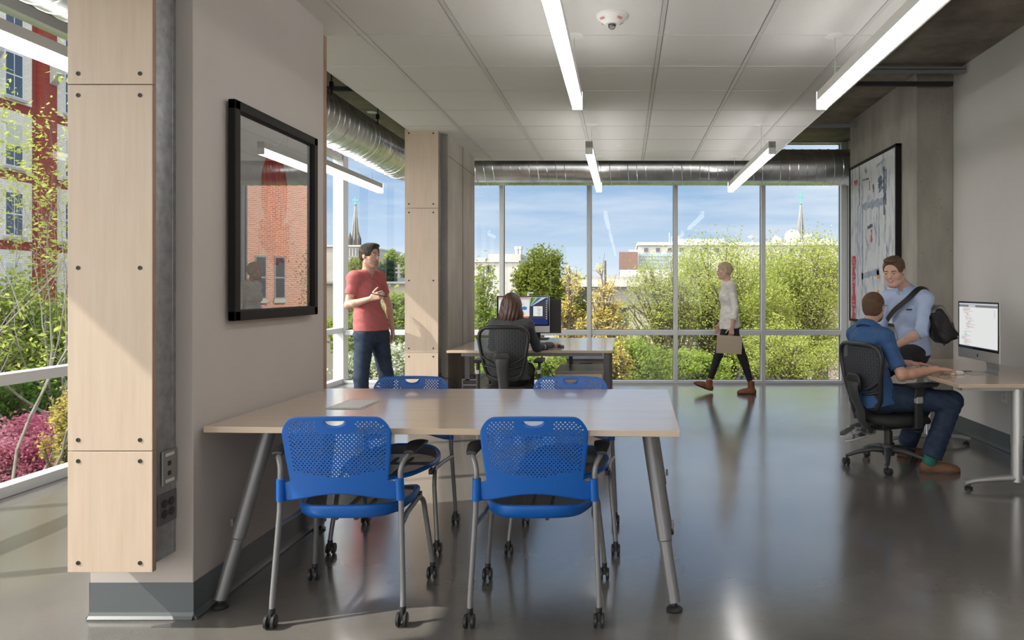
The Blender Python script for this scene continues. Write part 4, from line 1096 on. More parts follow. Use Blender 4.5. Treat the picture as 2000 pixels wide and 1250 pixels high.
coppergreen = mat('copper_green', (.10, .38, .33), .6)
slate = mat('spire_slate', (.07, .075, .09), .6, var=(.14, .15, .17), scale=3, stretch=(3, 3, .1))
def bpart(name, m, par, x0, x1, y0, y1, z0, z1, **k): return MB().box(x0, x1, y0, y1, z0, z1).build(name, m, par, world=True, **k)
def window_part(par, x0, x1, y, z0, z1, m=winglass, frame=None, depth=.1):
    f = MB().box(x0-.08, x1+.08, y-depth, y+.02, z0-.08, z1+.08).build('window', frame or precast, par, world=True)
    MB().box(x0, x1, y-depth-.01, y-depth, z0, z1).box(x0, x1, y-depth-.012, y-depth, z0, z1).build('window_glass', m, f, world=True)
    return f

# bank building across the street
D = 45; bk_ = thing('bank_building', 'low limestone bank building across the street behind the green trees', 'building', (8, D, -5))
bpart('wall', limestone, bk_, wx(1150, D), 15.2, D, D+9, -5, 1.45)
bpart('upper_wall', limedark, bk_, wx(1150, D)-.1, 15.3, D-.15, D+9, .15, 1.5)
bpart('cornice', precast2, bk_, wx(1150, D)-.6, 15.7, D-.7, D+9.5, 1.5, 1.95)
bpart('roof_parapet', limedark, bk_, wx(1150, D)-.2, 15.4, D-.2, D+9, 1.95, 2.15)
bpart('penthouse', roofwhite, bk_, wx(1210, D+3), wx(1335, D+3), D+3, D+8, 2.1, zf(527, D+3))
for px in (1218, 1290, 1378, 1450, 1500, 1570): window_part(bk_, wx(px, D)-.33, wx(px, D)+.33, D, zf(640, D), zf(600, D), frame=limestone)
for px in (1365, 1450, 1510, 1545, 1600): window_part(bk_, wx(px, D)-.55, wx(px, D)+.55, D, -4.6, -2.4, frame=precast)
for px in (1490, 1528, 1580, 1560): bpart('pilaster', precast, bk_, wx(px, D)-.2, wx(px, D)+.2, D-.4, D, -5, -2.1)
bpart('entrance_ledge', precast, bk_, wx(1330, D), wx(1660, D), D-.6, D, -2.15, -1.95)
sg = thing('bank_sign', 'navy bank sign with white lettering on the limestone building', 'sign', (wx(1372, D), D-.75, zf(668, D)))
MB().box(wx(1343, D), wx(1402, D), D-.85, D-.62, zf(673, D), zf(662, D)).build('sign_board', mat('sign_navy', (.012, .02, .09), .4), sg, world=True)
Mx = Matrix.Translation((wx(1352, D)-wx(1372, D)+.30, -.105, 0)) @ Matrix.Rotation(R(90), 4, 'X')
text_mesh('sign_lettering', 'usbank', .30, mat('sign_white', (.85, .85, .85), .4), Mx, sg, .01)
MB().box(wx(1345, D)-.02, wx(1345, D)+.10, D-.87, D-.85, zf(671, D), zf(665, D)).build('sign_mark', red_m, sg, world=True)

# tall stone corner: brown block, large pale building with penthouses
D = 110; la = thing('office_building', 'long pale office building with a row of small windows on the skyline', 'building', (20, D, -5))
zt = zf(475, D)
bpart('wall', precast, la, wx(1247, D), wx(1720, D), D, D+25, -3, zt)
bpart('parapet', precast2, la, wx(1247, D)-.2, wx(1720, D), D-.25, D+25, zt-.35, zt+.15)
for px in list(range(1262, 1420, 23))+list(range(1545, 1660, 22)):
    window_part(la, wx(px, D)-.32, wx(px, D)+.32, D, zf(492, D), zf(484, D))
bpart('glass_facade', winblue, la, wx(1247, D), wx(1335, D), D-.4, D, -2, zf(496, D))
m_ = MB()
for px in range(1247, 1336, 6): m_.box(wx(px, D)-.04, wx(px, D)+.04, D-.5, D-.4, -2, zf(496, D))
for y in (500, 507, 514, 521, 528): m_.box(wx(1247, D), wx(1335, D), D-.5, D-.4, zf(y, D)-.04, zf(y, D)+.04)
m_.build('facade_grid', precast2, la, world=True)
bpart('penthouse', metalrib, la, wx(1322, D), wx(1420, D), D+3, D+14, zt, zf(464, D)); bpart('penthouse', metalrib, la, wx(1574, D), wx(1638, D), D+3, D+14, zt, zf(464, D))
for px, y in ((1309, 452), (1313, 460), (1417, 455), (1622, 456)): MB().tube([(wx(px, D), D+2, zt), (wx(px, D), D+2, zf(y, D))], .07, 6).build('antenna_mast', metalrib, la, world=True)
for px in (1325, 1592, 1600): MB().lathe([(.5, 0), (.6, .5), (.3, .9), (0, 1.0)], (wx(px, D), D+5, zf(464, D)), (0, 0, 1), 12).build('roof_fan', silver, la, world=True)
br = thing('office_building', 'windowless brown brick block left of the pale office building', 'building', (0, 104, -5))
bpart('wall', brownbrick, br, wx(1209, 104), wx(1246, 104), 104, 112, -3, zf(492, 104)); bpart('roof_rail', metalrib, br, wx(1228, 104), wx(1246, 104), 105, 111, zf(492, 104), zf(487, 104))
# domes, dish
def dome(label, px, D, r, ytop, m):
    t = thing('observatory_dome', label, 'observatory', (wx(px, D), D, zt), 0, 'observatory domes on the pale office roof')
    zt2 = zf(ytop, D); cz = zt2-r
    MB().lathe([(r*.98, zt-cz-.1), (r*.98, -.25), (r*1.04, -.2), (r*1.04, .0)], (wx(px, D), D, cz), (0, 0, 1), 32).build('dome_base', m, t, world=True, smooth=30)
    MB().lathe([(r*math.cos(a*PI/16), r*math.sin(a*PI/16)) for a in range(9)], (wx(px, D), D, cz), (0, 0, 1), 32).build('dome_shell', m, t, world=True, smooth=30)
    pts = [(wx(px, D)+r*1.03*math.cos(a)*-.5, D-r*1.03*math.cos(a)*.86, cz+r*1.03*math.sin(a)) for a in [PI/2*k/8 for k in range(9)]]
    MB().tube(pts, .12, 6).build('shutter_rail', silver, t, world=True)
dome('large white observatory dome on the pale office roof before the spire', 1548, 114, 1.28, 448, whitemetal)
dome('small grey observatory dome left of the large white one', 1517, 114, .74, 460, silver)
ds = thing('satellite_dish', 'satellite dish pointing up from the pale office roof', 'antenna', (wx(1470, 114), 114, zt))
MB().lathe([(0, 0), (.45, .08), (.85, .36), (.86, .40), (.45, .14), (0, .06)], (wx(1470, 114), 114, zf(467, 114)), (0, 0, 1), 24).build('dish', silver, ds, world=True, smooth=40)
MB().tube([(wx(1470, 114), 114, zt), (wx(1470, 114), 114, zf(467, 114))], .15, 8).tube([(wx(1461, 114), 114, zf(463, 114)), (wx(1470, 114), 114, zf(458, 114)), (wx(1479, 114), 114, zf(463, 114))], .04, 5).build('dish_mount', metalrib, ds, world=True)
# church spires
def spire(label, px, D, ybase, ytip, wpx, m, cross_m, xtip):
    t = thing('church_spire', label, 'church spire', (wx(px, D), D, -5))
    r = wpx/2*D/1380; zb, z1, zc = zf(ybase, D), zf(ytip, D), zf(xtip, D); x = wx(px, D)
    b = MB().lathe([(r*1.25, -5-zb), (r*1.25, -1.5), (r*1.12, 0), (r, .2), (.12, z1-zb)], (x, D, zb), (0, 0, 1), 8); b.build('steeple', m, t, world=True)
    m_ = MB()
    for k in range(8):
        a = 2*PI*(k+.5)/8; u, w, d_ = basis((0, 0, 1)); q = (u*math.cos(2*PI*k/8)+w*math.sin(2*PI*k/8))
        m_.tube([Vector((x, D, zb+.2))+q*r, Vector((x, D, z1))+q*.12], .12, 4)
    m_.build('spire_rib', limedark, t, world=True)
    c = MB().tube([(x, D, z1-.1), (x, D, zc)], .14, 6).cbox((x, D, zc-(zc-z1)*.35), ((zc-z1)*.55, .2, .25)); c.lathe([(0, -.4), (.4, 0), (0, .4)], (x, D, z1+.3), (0, 0, 1), 8)
    for s in (-1, 1): c.cbox((x+s*(zc-z1)*.27, D, zc-(zc-z1)*.35), (.18, .22, .5))
    c.build('cross', cross_m, t, world=True)
    for s in (-1, 1): MB().lathe([(.5, 0), (.5, 1.4), (.0, 3.0)], (x+s*r*1.15, D-.6, zb-1.2), (0, 0, 1), 8).build('pinnacle', m, t, world=True)
spire('dark slate church spire with green cross behind the white dome', 1564, 190, 474, 400, 17, slate, coppergreen, 376)
spire('slender dark church spire with a green cross in the left corner window', 694.5, 150, 470, 402, 15, mat('spire_dark', (.045, .038, .04), .7), coppergreen, 385)

# pale concrete building left centre
D = 90; lc = thing('office_building', 'pale concrete building behind saplings left of the seated woman', 'building', (wx(970, D), D, -4))
bpart('wall', precast, lc, wx(860, D), wx(1014, D), D, D+10, -3.5, zf(510, D)); bpart('side_wall', precast, lc, wx(985, D), wx(1016, D), D+1, D+14, -3.5, zf(509, D))
bpart('penthouse', precast, lc, wx(945, D), wx(1010, D), D+3, D+12, zf(511, D), zf(494, D)); bpart('parapet', precast2, lc, wx(860, D), wx(1014, D), D-.2, D+10, zf(512, D), zf(509, D))
for px in (952, 957): window_part(lc, wx(px, D)-.12, wx(px, D)+.12, D, zf(533, D), zf(518, D)); window_part(lc, wx(px-1, D)-.12, wx(px-1, D)+.12, D, zf(555, D), zf(545, D))
for px in (998, 1005): MB().lathe([(.25, 0), (.25, .7), (.35, .75), (.35, 1.1), (0, 1.15)], (wx(px, D), D+5, zf(494, D)), (0, 0, 1), 12).build('roof_vent', silver, lc, world=True)
for px in range(930, 1014, 12): bpart('panel_joint', limedark, lc, wx(px, D)-.015, wx(px, D)+.015, D-.01, D, -3, zf(512, D))
bpart('roof_rail', metalrib, lc, wx(925, D), wx(943, D), D+2, D+3, zf(510, D), zf(502, D))

# left corner window: grey office block, beige low building, small brown block
D = 80; lo_ = thing('office_building', 'grey office block with narrow windows below the left spire', 'building', (wx(680, D), D, -4))
bpart('wall', limedark, lo_, wx(520, D), wx(705, D), D, D+14, -4, zf(480, D)); bpart('parapet', limestone, lo_, wx(520, D), wx(706, D), D-.2, D+14, zf(482, D), zf(479, D))
for px in range(662, 704, 6):
    for (a, b_) in ((500, 485), (520, 505), (540, 525)): window_part(lo_, wx(px, D)-.09, wx(px, D)+.09, D, zf(a, D), zf(b_, D), frame=limedark)
D = 42; lw = thing('low_building', 'low beige building with a flat roof behind the standing man', 'building', (wx(740, D), D, -5))
bpart('wall', mat('beige_render', (.40, .37, .31), .85), lw, wx(600, D), wx(880, D), D, D+10, -5, zf(553, D)); bpart('roof_edge', metalrib, lw, wx(600, D)-.2, wx(880, D)+.2, D-.3, D+10.2, zf(554, D), zf(550, D)); bpart('upper_roof', mat('roof_slate', (.16, .18, .20), .7), lw, wx(745, D), wx(830, D), D+3, D+9, zf(552, D), zf(541, D))
for px in (770, 712, 792, 850): window_part(lw, wx(px, D)-.1, wx(px, D)+.1, D, zf(605, D), zf(588, D), frame=roofwhite)
D = 95; sb = thing('small_building', 'small brown brick building beside the standing man\'s head', 'building', (wx(748, D), D, -3))
bpart('wall', brownbrick, sb, wx(738, D), wx(757, D), D, D+6, -3, zf(498, D)); bpart('parapet', precast, sb, wx(738, D), wx(757, D), D-.1, D+6, zf(498, D), zf(497, D)); window_part(sb, wx(752, D)-.15, wx(752, D)+.15, D, zf(508, D), zf(502, D))
up = thing('utility_pole', 'utility pole with crossarms above the low beige roof', 'utility pole', (wx(779, 48), 48, -4.9))
MB().tube([(wx(779, 48), 48, -4.95), (wx(779, 48), 48, zf(516, 48))], .09, 8).build('pole', mat('old_wood', (.32, .31, .29), .8), up, world=True)
for y in (524, 532): MB().box(wx(773, 48), wx(786, 48), 47.9, 48.0, zf(y, 48)-.05, zf(y, 48)+.05).build('crossarm', MATS['old_wood'], up, world=True)
sl = thing('street_lamp', 'thin street lamp with a flat head before the olive tree', 'street lamp', (wx(1032, 38), 38, -5))
MB().tube([(wx(1032, 38), 38, -4.95), (wx(1032, 38), 38, zf(572, 38))], .06, 8).build('pole', metalrib, sl, world=True)
MB().box(wx(1031, 38), wx(1042, 38), 37.9, 38.1, zf(573, 38), zf(571, 38)).build('lamp_head', metalrib, sl, world=True)

# brick building reflected in the poster glass, standing right of the view
bb = thing('brick_building', 'pale orange brick building with tall sash windows, reflected in the poster glass', 'building', (18.1, 29.2, -5), R(-61))
orange = brickmat('orange_brick', (.62, .25, .15), (.50, .19, .12), (.62, .52, .46), .30, .10, .016)
MB().box(-10, 10, 0, 9, 0, 15.5).build('wall', orange, bb)
for k in range(-8, 9):
    for zz in (2.3, 5.85, 12.0):
        x = k*1.05+.3
        f = MB().box(x-.29, x+.29, -.05, .02, zz, zz+2.2).build('window', mat('sash_grey', (.30, .31, .32), .5), bb)
        MB().box(x-.24, x+.24, -.06, -.045, zz+.08, zz+1.05).box(x-.24, x+.24, -.06, -.045, zz+1.14, zz+2.1).build('window_glass', winglass, f)
        MB().box(x-.34, x+.34, -.10, .02, zz-.2, zz).build('sill', precast2, f)
MB().box(-10.1, 10.1, -.2, 9.1, 15.5, 15.9).build('parapet', precast, bb)

# red brick building on the left
rb = thing('brick_building', 'tall dark red brick building with cream window surrounds beyond the left glazing', 'building', (-24, 28, -5))
redb = brickmat('red_brick', (.34, .055, .035), (.26, .04, .028), (.20, .08, .06), .26, .088, .010, axis='y')
cream = brickmat('cream_brick', (.80, .77, .68), (.72, .69, .60), (.58, .55, .50), .26, .088, .010, axis='y')
MB().box(-36, -24, 6, 46, -5, 15.5).build('wall', redb, rb, world=True)
MB().box(-36, -23.5, 5.8, 46.2, 15.5, 16.0).build('parapet', cream, rb, world=True)
whitef = mat('window_white', (.72, .73, .72), .5); shade_m = mat('blind', (.55, .56, .54), .7); bwin = mat('window_blue', (.07, .10, .15), .12)
ww = [27.35+2.93*k for k in range(-4, 6)]
for y in ww:
    for k in range(6):
        z0 = .72+2.73*(k-1); z1 = z0+1.72
        if k == 0: z0, z1 = -2.2, -.5
        f = MB().box(-24.06, -23.97, y-.42, y+1.25, z0-.20, z1+.45).build('window', cream, rb, world=True)
        MB().box(-23.98, -23.955, y-.02, y+.83, z0-.03, z1+.03).build('window_frame', whitef, f, world=True)
        q = MB().box(-23.957, -23.945, y+.04, y+.38, z0+.04, (z0+z1)/2-.03).box(-23.957, -23.945, y+.43, y+.77, z0+.04, (z0+z1)/2-.03).build('lower_sash', bwin, f, world=True)
        MB().box(-23.957, -23.945, y+.04, y+.38, (z0+z1)/2+.03, z1-.04).box(-23.957, -23.945, y+.43, y+.77, (z0+z1)/2+.03, z1-.04).build('upper_sash', shade_m if k % 2 else bwin, f, world=True)
        MB().box(-24.0, -23.85, y-.1, y+.92, z0-.14, z0-.03).build('sill', precast, f, world=True)
for y in (29.25, 23.4, 35.1):
    MB().box(-24, -23.75, y-.35, y+.35, -5, 15.5).build('brick_pier', redb, rb, world=True)
for y in (29.4, 26.5): MB().prism([(-23.4, 10.6), (-23.4, 10.3), (-23.6, 10.0), (-23.9, 9.7), (-23.95, 10.6)], y-.18, y+.18, 'y').build('bracket', precast2, rb, world=True)

# cars in the parking lot
def car(label, x, y, rot, col, i):
    t = thing('car', label, 'car', (x, y, gz(y)+.03), rot, 'parked cars'); m = mat('car_paint_%d' % i, col, .25, .2)
    MB().prism([(-2.2, .35), (2.2, .35), (2.2, .75), (1.2, .92), (-1.9, .95), (-2.2, .85)], -.85, .85, 'y').build('car_body', m, t, bevel=.08)
    MB().prism([(-1.6, .93), (1.0, .9), (.45, 1.42), (-1.2, 1.42)], -.72, .72, 'y').build('cabin', winglass, t, bevel=.08)
    for sx in (-1.35, 1.35):
        for sy in (-.8, .8): MB().lathe([(0, -.1), (.32, -.1), (.32, .1), (0, .1)], (sx, sy, .32), (0, 1, 0), 16).build('wheel', black_pl, t)
car('pale silver parked car right of the far monitor', wx(1106, 88), 88, R(35), (.6, .62, .65), 0)
car('dark blue parked car between the yellow trees', wx(1138, 84), 84, R(10), (.03, .05, .12), 1)
car('white parked car in the lot farther back', wx(1122, 93), 93, R(5), (.75, .75, .76), 2)
car('red parked car partly hidden by shrubs behind the standing man', wx(766, 26), 26, R(15), (.55, .05, .05), 3)

# ------------------------------------------------------------------ trees
bark = mat('bark_brown', (.10, .075, .055), .9, var=(.16, .13, .10), scale=6)
bark_grey = mat('bark_grey', (.36, .34, .32), .85, var=(.24, .22, .20), scale=5)
bark_dark = mat('bark_dark', (.06, .05, .04), .9)
def leaves(name, cen, L, Wd, m, parent, off, rng):
    n = len(cen); a = rng.normal(size=(n, 3)); a[:, 2] *= .6; a /= np.linalg.norm(a, axis=1)[:, None]
    r = rng.normal(size=(n, 3)); b_ = np.cross(a, r); b_ /= np.linalg.norm(b_, axis=1)[:, None]
    s = rng.uniform(.7, 1.3, size=(n, 1))
    V = np.empty((n, 4, 3)); V[:, 0] = cen-a*L*s; V[:, 1] = cen+b_*Wd*s; V[:, 2] = cen+a*L*s; V[:, 3] = cen-b_*Wd*s
    F = np.arange(n*4).reshape(n, 4)
    return np_mesh(name, V.reshape(-1, 3), F, m, parent, False, 4, off)
def tree(kind, label, cat, px, hw, yt, yb, D, nleaf, ls, lm, bm, seed, ncl=60, base_px=None, flat=1.0, spread=.32, thick=.10, group=None, top=1.0, lsw=.55, shape='ell', depth=None):
    rng = np.random.default_rng(seed); rd = random.Random(seed)
    rx = hw*D/1380; z1, z0 = zf(yt, D), zf(yb, D); cz, rz = (z1+z0)/2, (z1-z0)/2; cx = wx(px, D); ry = depth or min(rx, 3.5)
    gx = wx(base_px if base_px is not None else px, D); g0 = gz(D)
    t = thing(kind, label, cat, (gx, D, g0), 0, group)
    # cluster centres
    cl = []
    while len(cl) < ncl:
        p = rng.uniform(-1, 1, 3)
        if shape == 'cone':
            h = (p[2]+1)/2; w = (1-h)**.8*.95+.05
            if p[0]**2+p[1]**2 > w*w: continue
        else:
            q = np.linalg.norm(p)
            if q > 1 or q < .35: continue
            p = p*(.82+.18*q)
        cl.append(p)
    cl = np.array(cl); P = np.stack([cx+cl[:, 0]*rx, D+cl[:, 1]*ry, cz+cl[:, 2]*rz], 1)
    b = MB(); T0 = Vector((gx, D, g0-.2)); T1 = Vector((cx+(gx-cx)*.3, D, z0+(z1-z0)*.35)); 
    if shape == 'cone': T1 = Vector((cx, D, z1-.3))
    mid = T0.lerp(T1, .5)+Vector((rd.uniform(-.15, .15)*thick*8, 0, 0))
    def q2(a, m_, c, t_): return a*(1-t_)**2+m_*2*t_*(1-t_)+c*t_*t_
    n = 10; b.tube([q2(T0, mid, T1, k/n) for k in range(n+1)], [thick*(1-.62*k/n) for k in range(n+1)], 8)
    for i in range(len(P)):
        c = Vector(P[i]); 
        if shape == 'cone': h = max(.1, min(.95, (c.z-g0)/(T1.z-g0)-.12)); s = q2(T0, mid, T1, h)
        else: s = q2(T0, mid, T1, rd.uniform(.45, 1.0))
        m_ = s.lerp(c, .5)+Vector((rd.uniform(-.1, .1)*rx, 0, rd.uniform(.0, .15)*rz))
        r0 = thick*.34; b.tube([q2(s, m_, c, k/6) for k in range(7)], [r0*(1-.8*k/6)+.006 for k in range(7)], 5)
        for w in range(2):
            e_ = c+Vector((rd.uniform(-1, 1)*rx*.25, rd.uniform(-1, 1)*ry*.25, rd.uniform(-.2, 1)*rz*.25)); f = q2(s, m_, c, rd.uniform(.5, .9))
            b.tube([f, f.lerp(e_, .5)+Vector((0, 0, .03*rz)), e_], [.014*thick/.1+.004, .008, .004], 4)
    b.build('branches', bm, t, world=True, smooth=60, fixn=False)
    # leaves round the clusters
    idx = rng.integers(0, len(P), nleaf); off = rng.normal(size=(nleaf, 3))*np.array([rx, ry, rz*flat])*spread*.5
    cen = P[idx]+off
    leaves('foliage', cen, ls, ls*lsw, lm, t, tuple(t.location), rng)
    return t
g_bright = leafmat('leaf_bright', (.26, .31, .065), (.40, .45, .13)); g_mid = leafmat('leaf_mid', (.19, .27, .05), (.30, .38, .08)); g_olive = leafmat('leaf_olive', (.14, .18, .035), (.22, .26, .05))
g_dark = leafmat('leaf_dark', (.05, .11, .02), (.10, .18, .035)); g_yel = leafmat('leaf_yellow', (.50, .41, .11), (.60, .51, .18), .3); g_bud = leafmat('leaf_bud', (.42, .48, .10), (.52, .58, .16)); g_pink = leafmat('leaf_pink', (.58, .16, .28), (.70, .36, .44)); g_white = leafmat('blossom_white', (.20, .28, .07), (.74, .76, .70), .3, 9)
g_pine = leafmat('leaf_pine', (.02, .05, .03), (.05, .09, .05), .2)
tree('leafy_tree', 'bright green tree behind the walking woman, left half of the green crowns', 'tree', 1410, 118, 474, 700, 26, 36000, .044, g_bright, bark, 1, 90, 1445, thick=.16, group='big green trees')
tree('leafy_tree', 'bright green tree in the rightmost window bay', 'tree', 1562, 108, 472, 735, 29, 42000, .048, g_bright, bark, 2, 100, 1560, thick=.17, group='big green trees')
tree('leafy_tree', 'thin leaved green tree with open dark branches left of the walking woman', 'tree', 1290, 85, 505, 700, 23, 9000, .038, g_bright, bark, 3, 80, 1345, thick=.14, group='big green trees')
tree('leafy_tree', 'lower green tree with a leaning trunk in front of the bank sign', 'tree', 1350, 75, 690, 760, 19, 11000, .038, g_mid, bark, 4, 40, 1440, thick=.12)
tree('leafy_bush', 'green bush right of the far desk below the window bar', 'bush', 1250, 62, 668, 765, 17, 14000, .034, g_mid, bark, 5, 50, 1240)
tree('leafy_bush', 'yellowish bush directly beside the far desk leg', 'bush', 1195, 40, 665, 760, 15, 1500, .034, g_yel, bark, 6, 40, 1195)
tree('leafy_tree', 'sparse green tree low in the right window bay over the stone wall', 'tree', 1540, 105, 640, 735, 22, 9000, .038, g_bright, bark, 7, 50, 1560, thick=.12)
tree('leafy_tree', 'green crown between the walking woman and the right bay', 'tree', 1490, 60, 560, 720, 24, 14000, .042, g_bright, bark, 8, 50, 1470, thick=.13)
tree('catkin_tree', 'narrow tree with yellow catkins, left of the two', 'tree', 1112, 54, 498, 720, 19, 4200, .052, g_yel, bark, 9, 90, 1112, thick=.06, group='yellow catkin trees', lsw=.32, spread=.22, flat=.6, shape='cone')
tree('catkin_tree', 'narrow tree with yellow catkins, right of the two', 'tree', 1182, 64, 486, 730, 18, 5200, .052, g_yel, bark, 10, 110, 1182, thick=.07, group='yellow catkin trees', lsw=.32, spread=.2, flat=.6, shape='cone')
tree('leafy_tree', 'dense olive green tree above the far monitor', 'tree', 1058, 46, 490, 625, 48, 16000, .12, g_olive, bark, 11, 70, 1058, thick=.3)
tree('leafy_tree', 'olive tree behind the yellow catkin trees', 'tree', 1140, 70, 545, 660, 50, 9000, .12, g_olive, bark, 12, 60, 1140, thick=.25)
tree('leafy_tree', 'light green sapling with a pale trunk beside the concrete column', 'tree', 945, 40, 500, 690, 20, 3600, .050, g_mid, bark_grey, 13, 60, 938, thick=.06, shape='cone', spread=.3)
tree('leafy_tree', 'loose green tree behind the seated woman\'s head', 'tree', 985, 45, 585, 680, 24, 5000, .055, g_mid, bark, 14, 50, 985)
tree('leafy_bush', 'green hedge bush under the far double desk', 'bush', 990, 70, 690, 770, 14, 6000, .040, g_mid, bark, 15, 50, 990)
tree('leafy_bush', 'green bush showing between the desk and drawer units', 'bush', 1110, 55, 690, 770, 14, 3500, .036, g_mid, bark, 16, 50, 1110)
tree('leafy_tree', 'far green tree between the standing man and the maple column', 'tree', 779, 30, 497, 565, 62, 9000, .13, g_mid, bark, 17, 50, 779, thick=.3)
tree('pine_tree', 'dark pine behind the standing man\'s face', 'tree', 755, 22, 497, 560, 56, 6000, .16, g_pine, bark_dark, 18, 50, 755, thick=.25, lsw=.25, shape='cone')
tree('leafy_tree', 'far green tree behind the standing man\'s shoulder', 'tree', 712, 30, 505, 570, 58, 7000, .12, g_olive, bark, 19, 50, 712, thick=.25)
tree('leafy_bush', 'green bush behind the standing man\'s elbow', 'bush', 700, 50, 585, 700, 17, 8000, .048, g_mid, bark, 20, 60, 700)
tree('leafy_bush', 'green bush between the standing man and the maple column', 'bush', 780, 40, 580, 700, 16, 5200, .046, g_mid, bark, 21, 50, 780)
tree('blossom_bush', 'white blossoming bush beside the standing man\'s legs', 'bush', 765, 48, 672, 775, 13, 7000, .030, g_white, bark, 22, 50, 765)
tree('blossom_bush', 'white and green bush left of the standing man\'s legs', 'bush', 695, 35, 700, 775, 13, 4500, .030, g_white, bark, 23, 40, 695)
tree('blossom_bush', 'pink blossoming bush behind the standing man\'s hips', 'bush', 700, 32, 675, 712, 18, 2500, .040, g_pink, bark, 24, 30, 700)
tree('blossom_bush', 'pink blossoming bush at the lower left edge', 'bush', 45, 85, 822, 965, 13, 15000, .034, g_pink, bark, 25, 70, 30, group=None)
tree('leafy_bush', 'yellow green bush between the pink bush and the maple pier', 'bush', 135, 40, 770, 925, 12, 3600, .036, g_yel, bark, 26, 40, 135)
tree('leafy_tree', 'dark green tree behind the bare branches at the left edge', 'tree', 45, 120, 560, 830, 20, 12000, .070, g_mid, bark, 27, 80, 40, spread=.3)
tree('leafy_bush', 'deep green undergrowth behind the pink bush', 'bush', 60, 130, 730, 880, 17, 9000, .06, g_dark, bark, 28, 60, 60)

def budding(label, base, seed, dirs, L0, th, nl, lm, ls, levels=5, bm=None):
    rd = random.Random(seed); rng = np.random.default_rng(seed)
    t = thing('budding_tree', label, 'tree', base); b = MB(); tips = []
    def grow(p, d, L, r, lev):
        n = 5; pts = [p]; dd = Vector(d)
        for k in range(n):
            dd = (dd+Vector((rd.uniform(-1, 1), rd.uniform(-1, 1), rd.uniform(-.4, 1)))*.17).normalized(); pts.append(pts[-1]+dd*L/n)
        rs = [r*(1-.45*k/n) for k in range(n+1)]
        b.tube(pts, rs, 8 if lev < 2 else 5)
        if lev >= 2:
            for q in range(3+lev): tips.append(pts[rd.randint(2, n)])
        if lev >= levels: return
        for k in range(rd.choice((2, 3, 3)) if lev else 4):
            i = rd.randint(2, n) if k else n
            nd = (dd+Vector((rd.uniform(-1, 1), rd.uniform(-1, 1), rd.uniform(-.5, .8)))*.75).normalized()
            grow(pts[i], nd, L*rd.uniform(.6, .85), rs[i]*rd.uniform(.5, .75), lev+1)
    for d in dirs: grow(Vector(base), Vector(d).normalized(), L0, th, 0)
    b.build('branches', bm or bark_grey, t, world=True, smooth=60, fixn=False)
    T = np.array([tuple(p) for p in tips]); idx = rng.integers(0, len(T), nl)
    cen = T[idx]+rng.normal(size=(nl, 3))*.07
    leaves('bud_leaves', cen, ls, ls*.45, lm, t, base, rng)
    return t
budding('budding tree with pale grey branches and small yellow green leaves at the left edge', (-12.3, 12.2, -5.0), 4, [(.30, .05, 1), (.05, .2, 1), (.55, -.1, .75), (.2, .3, .9)], 3.6, .085, 5200, g_bud, .046, 5)
budding('second budding tree farther back before the red brick wall', (-13.5, 16.5, -5.0), 9, [(.15, .0, 1), (-.1, .1, 1)], 3.8, .07, 3000, g_bud, .05, 4)
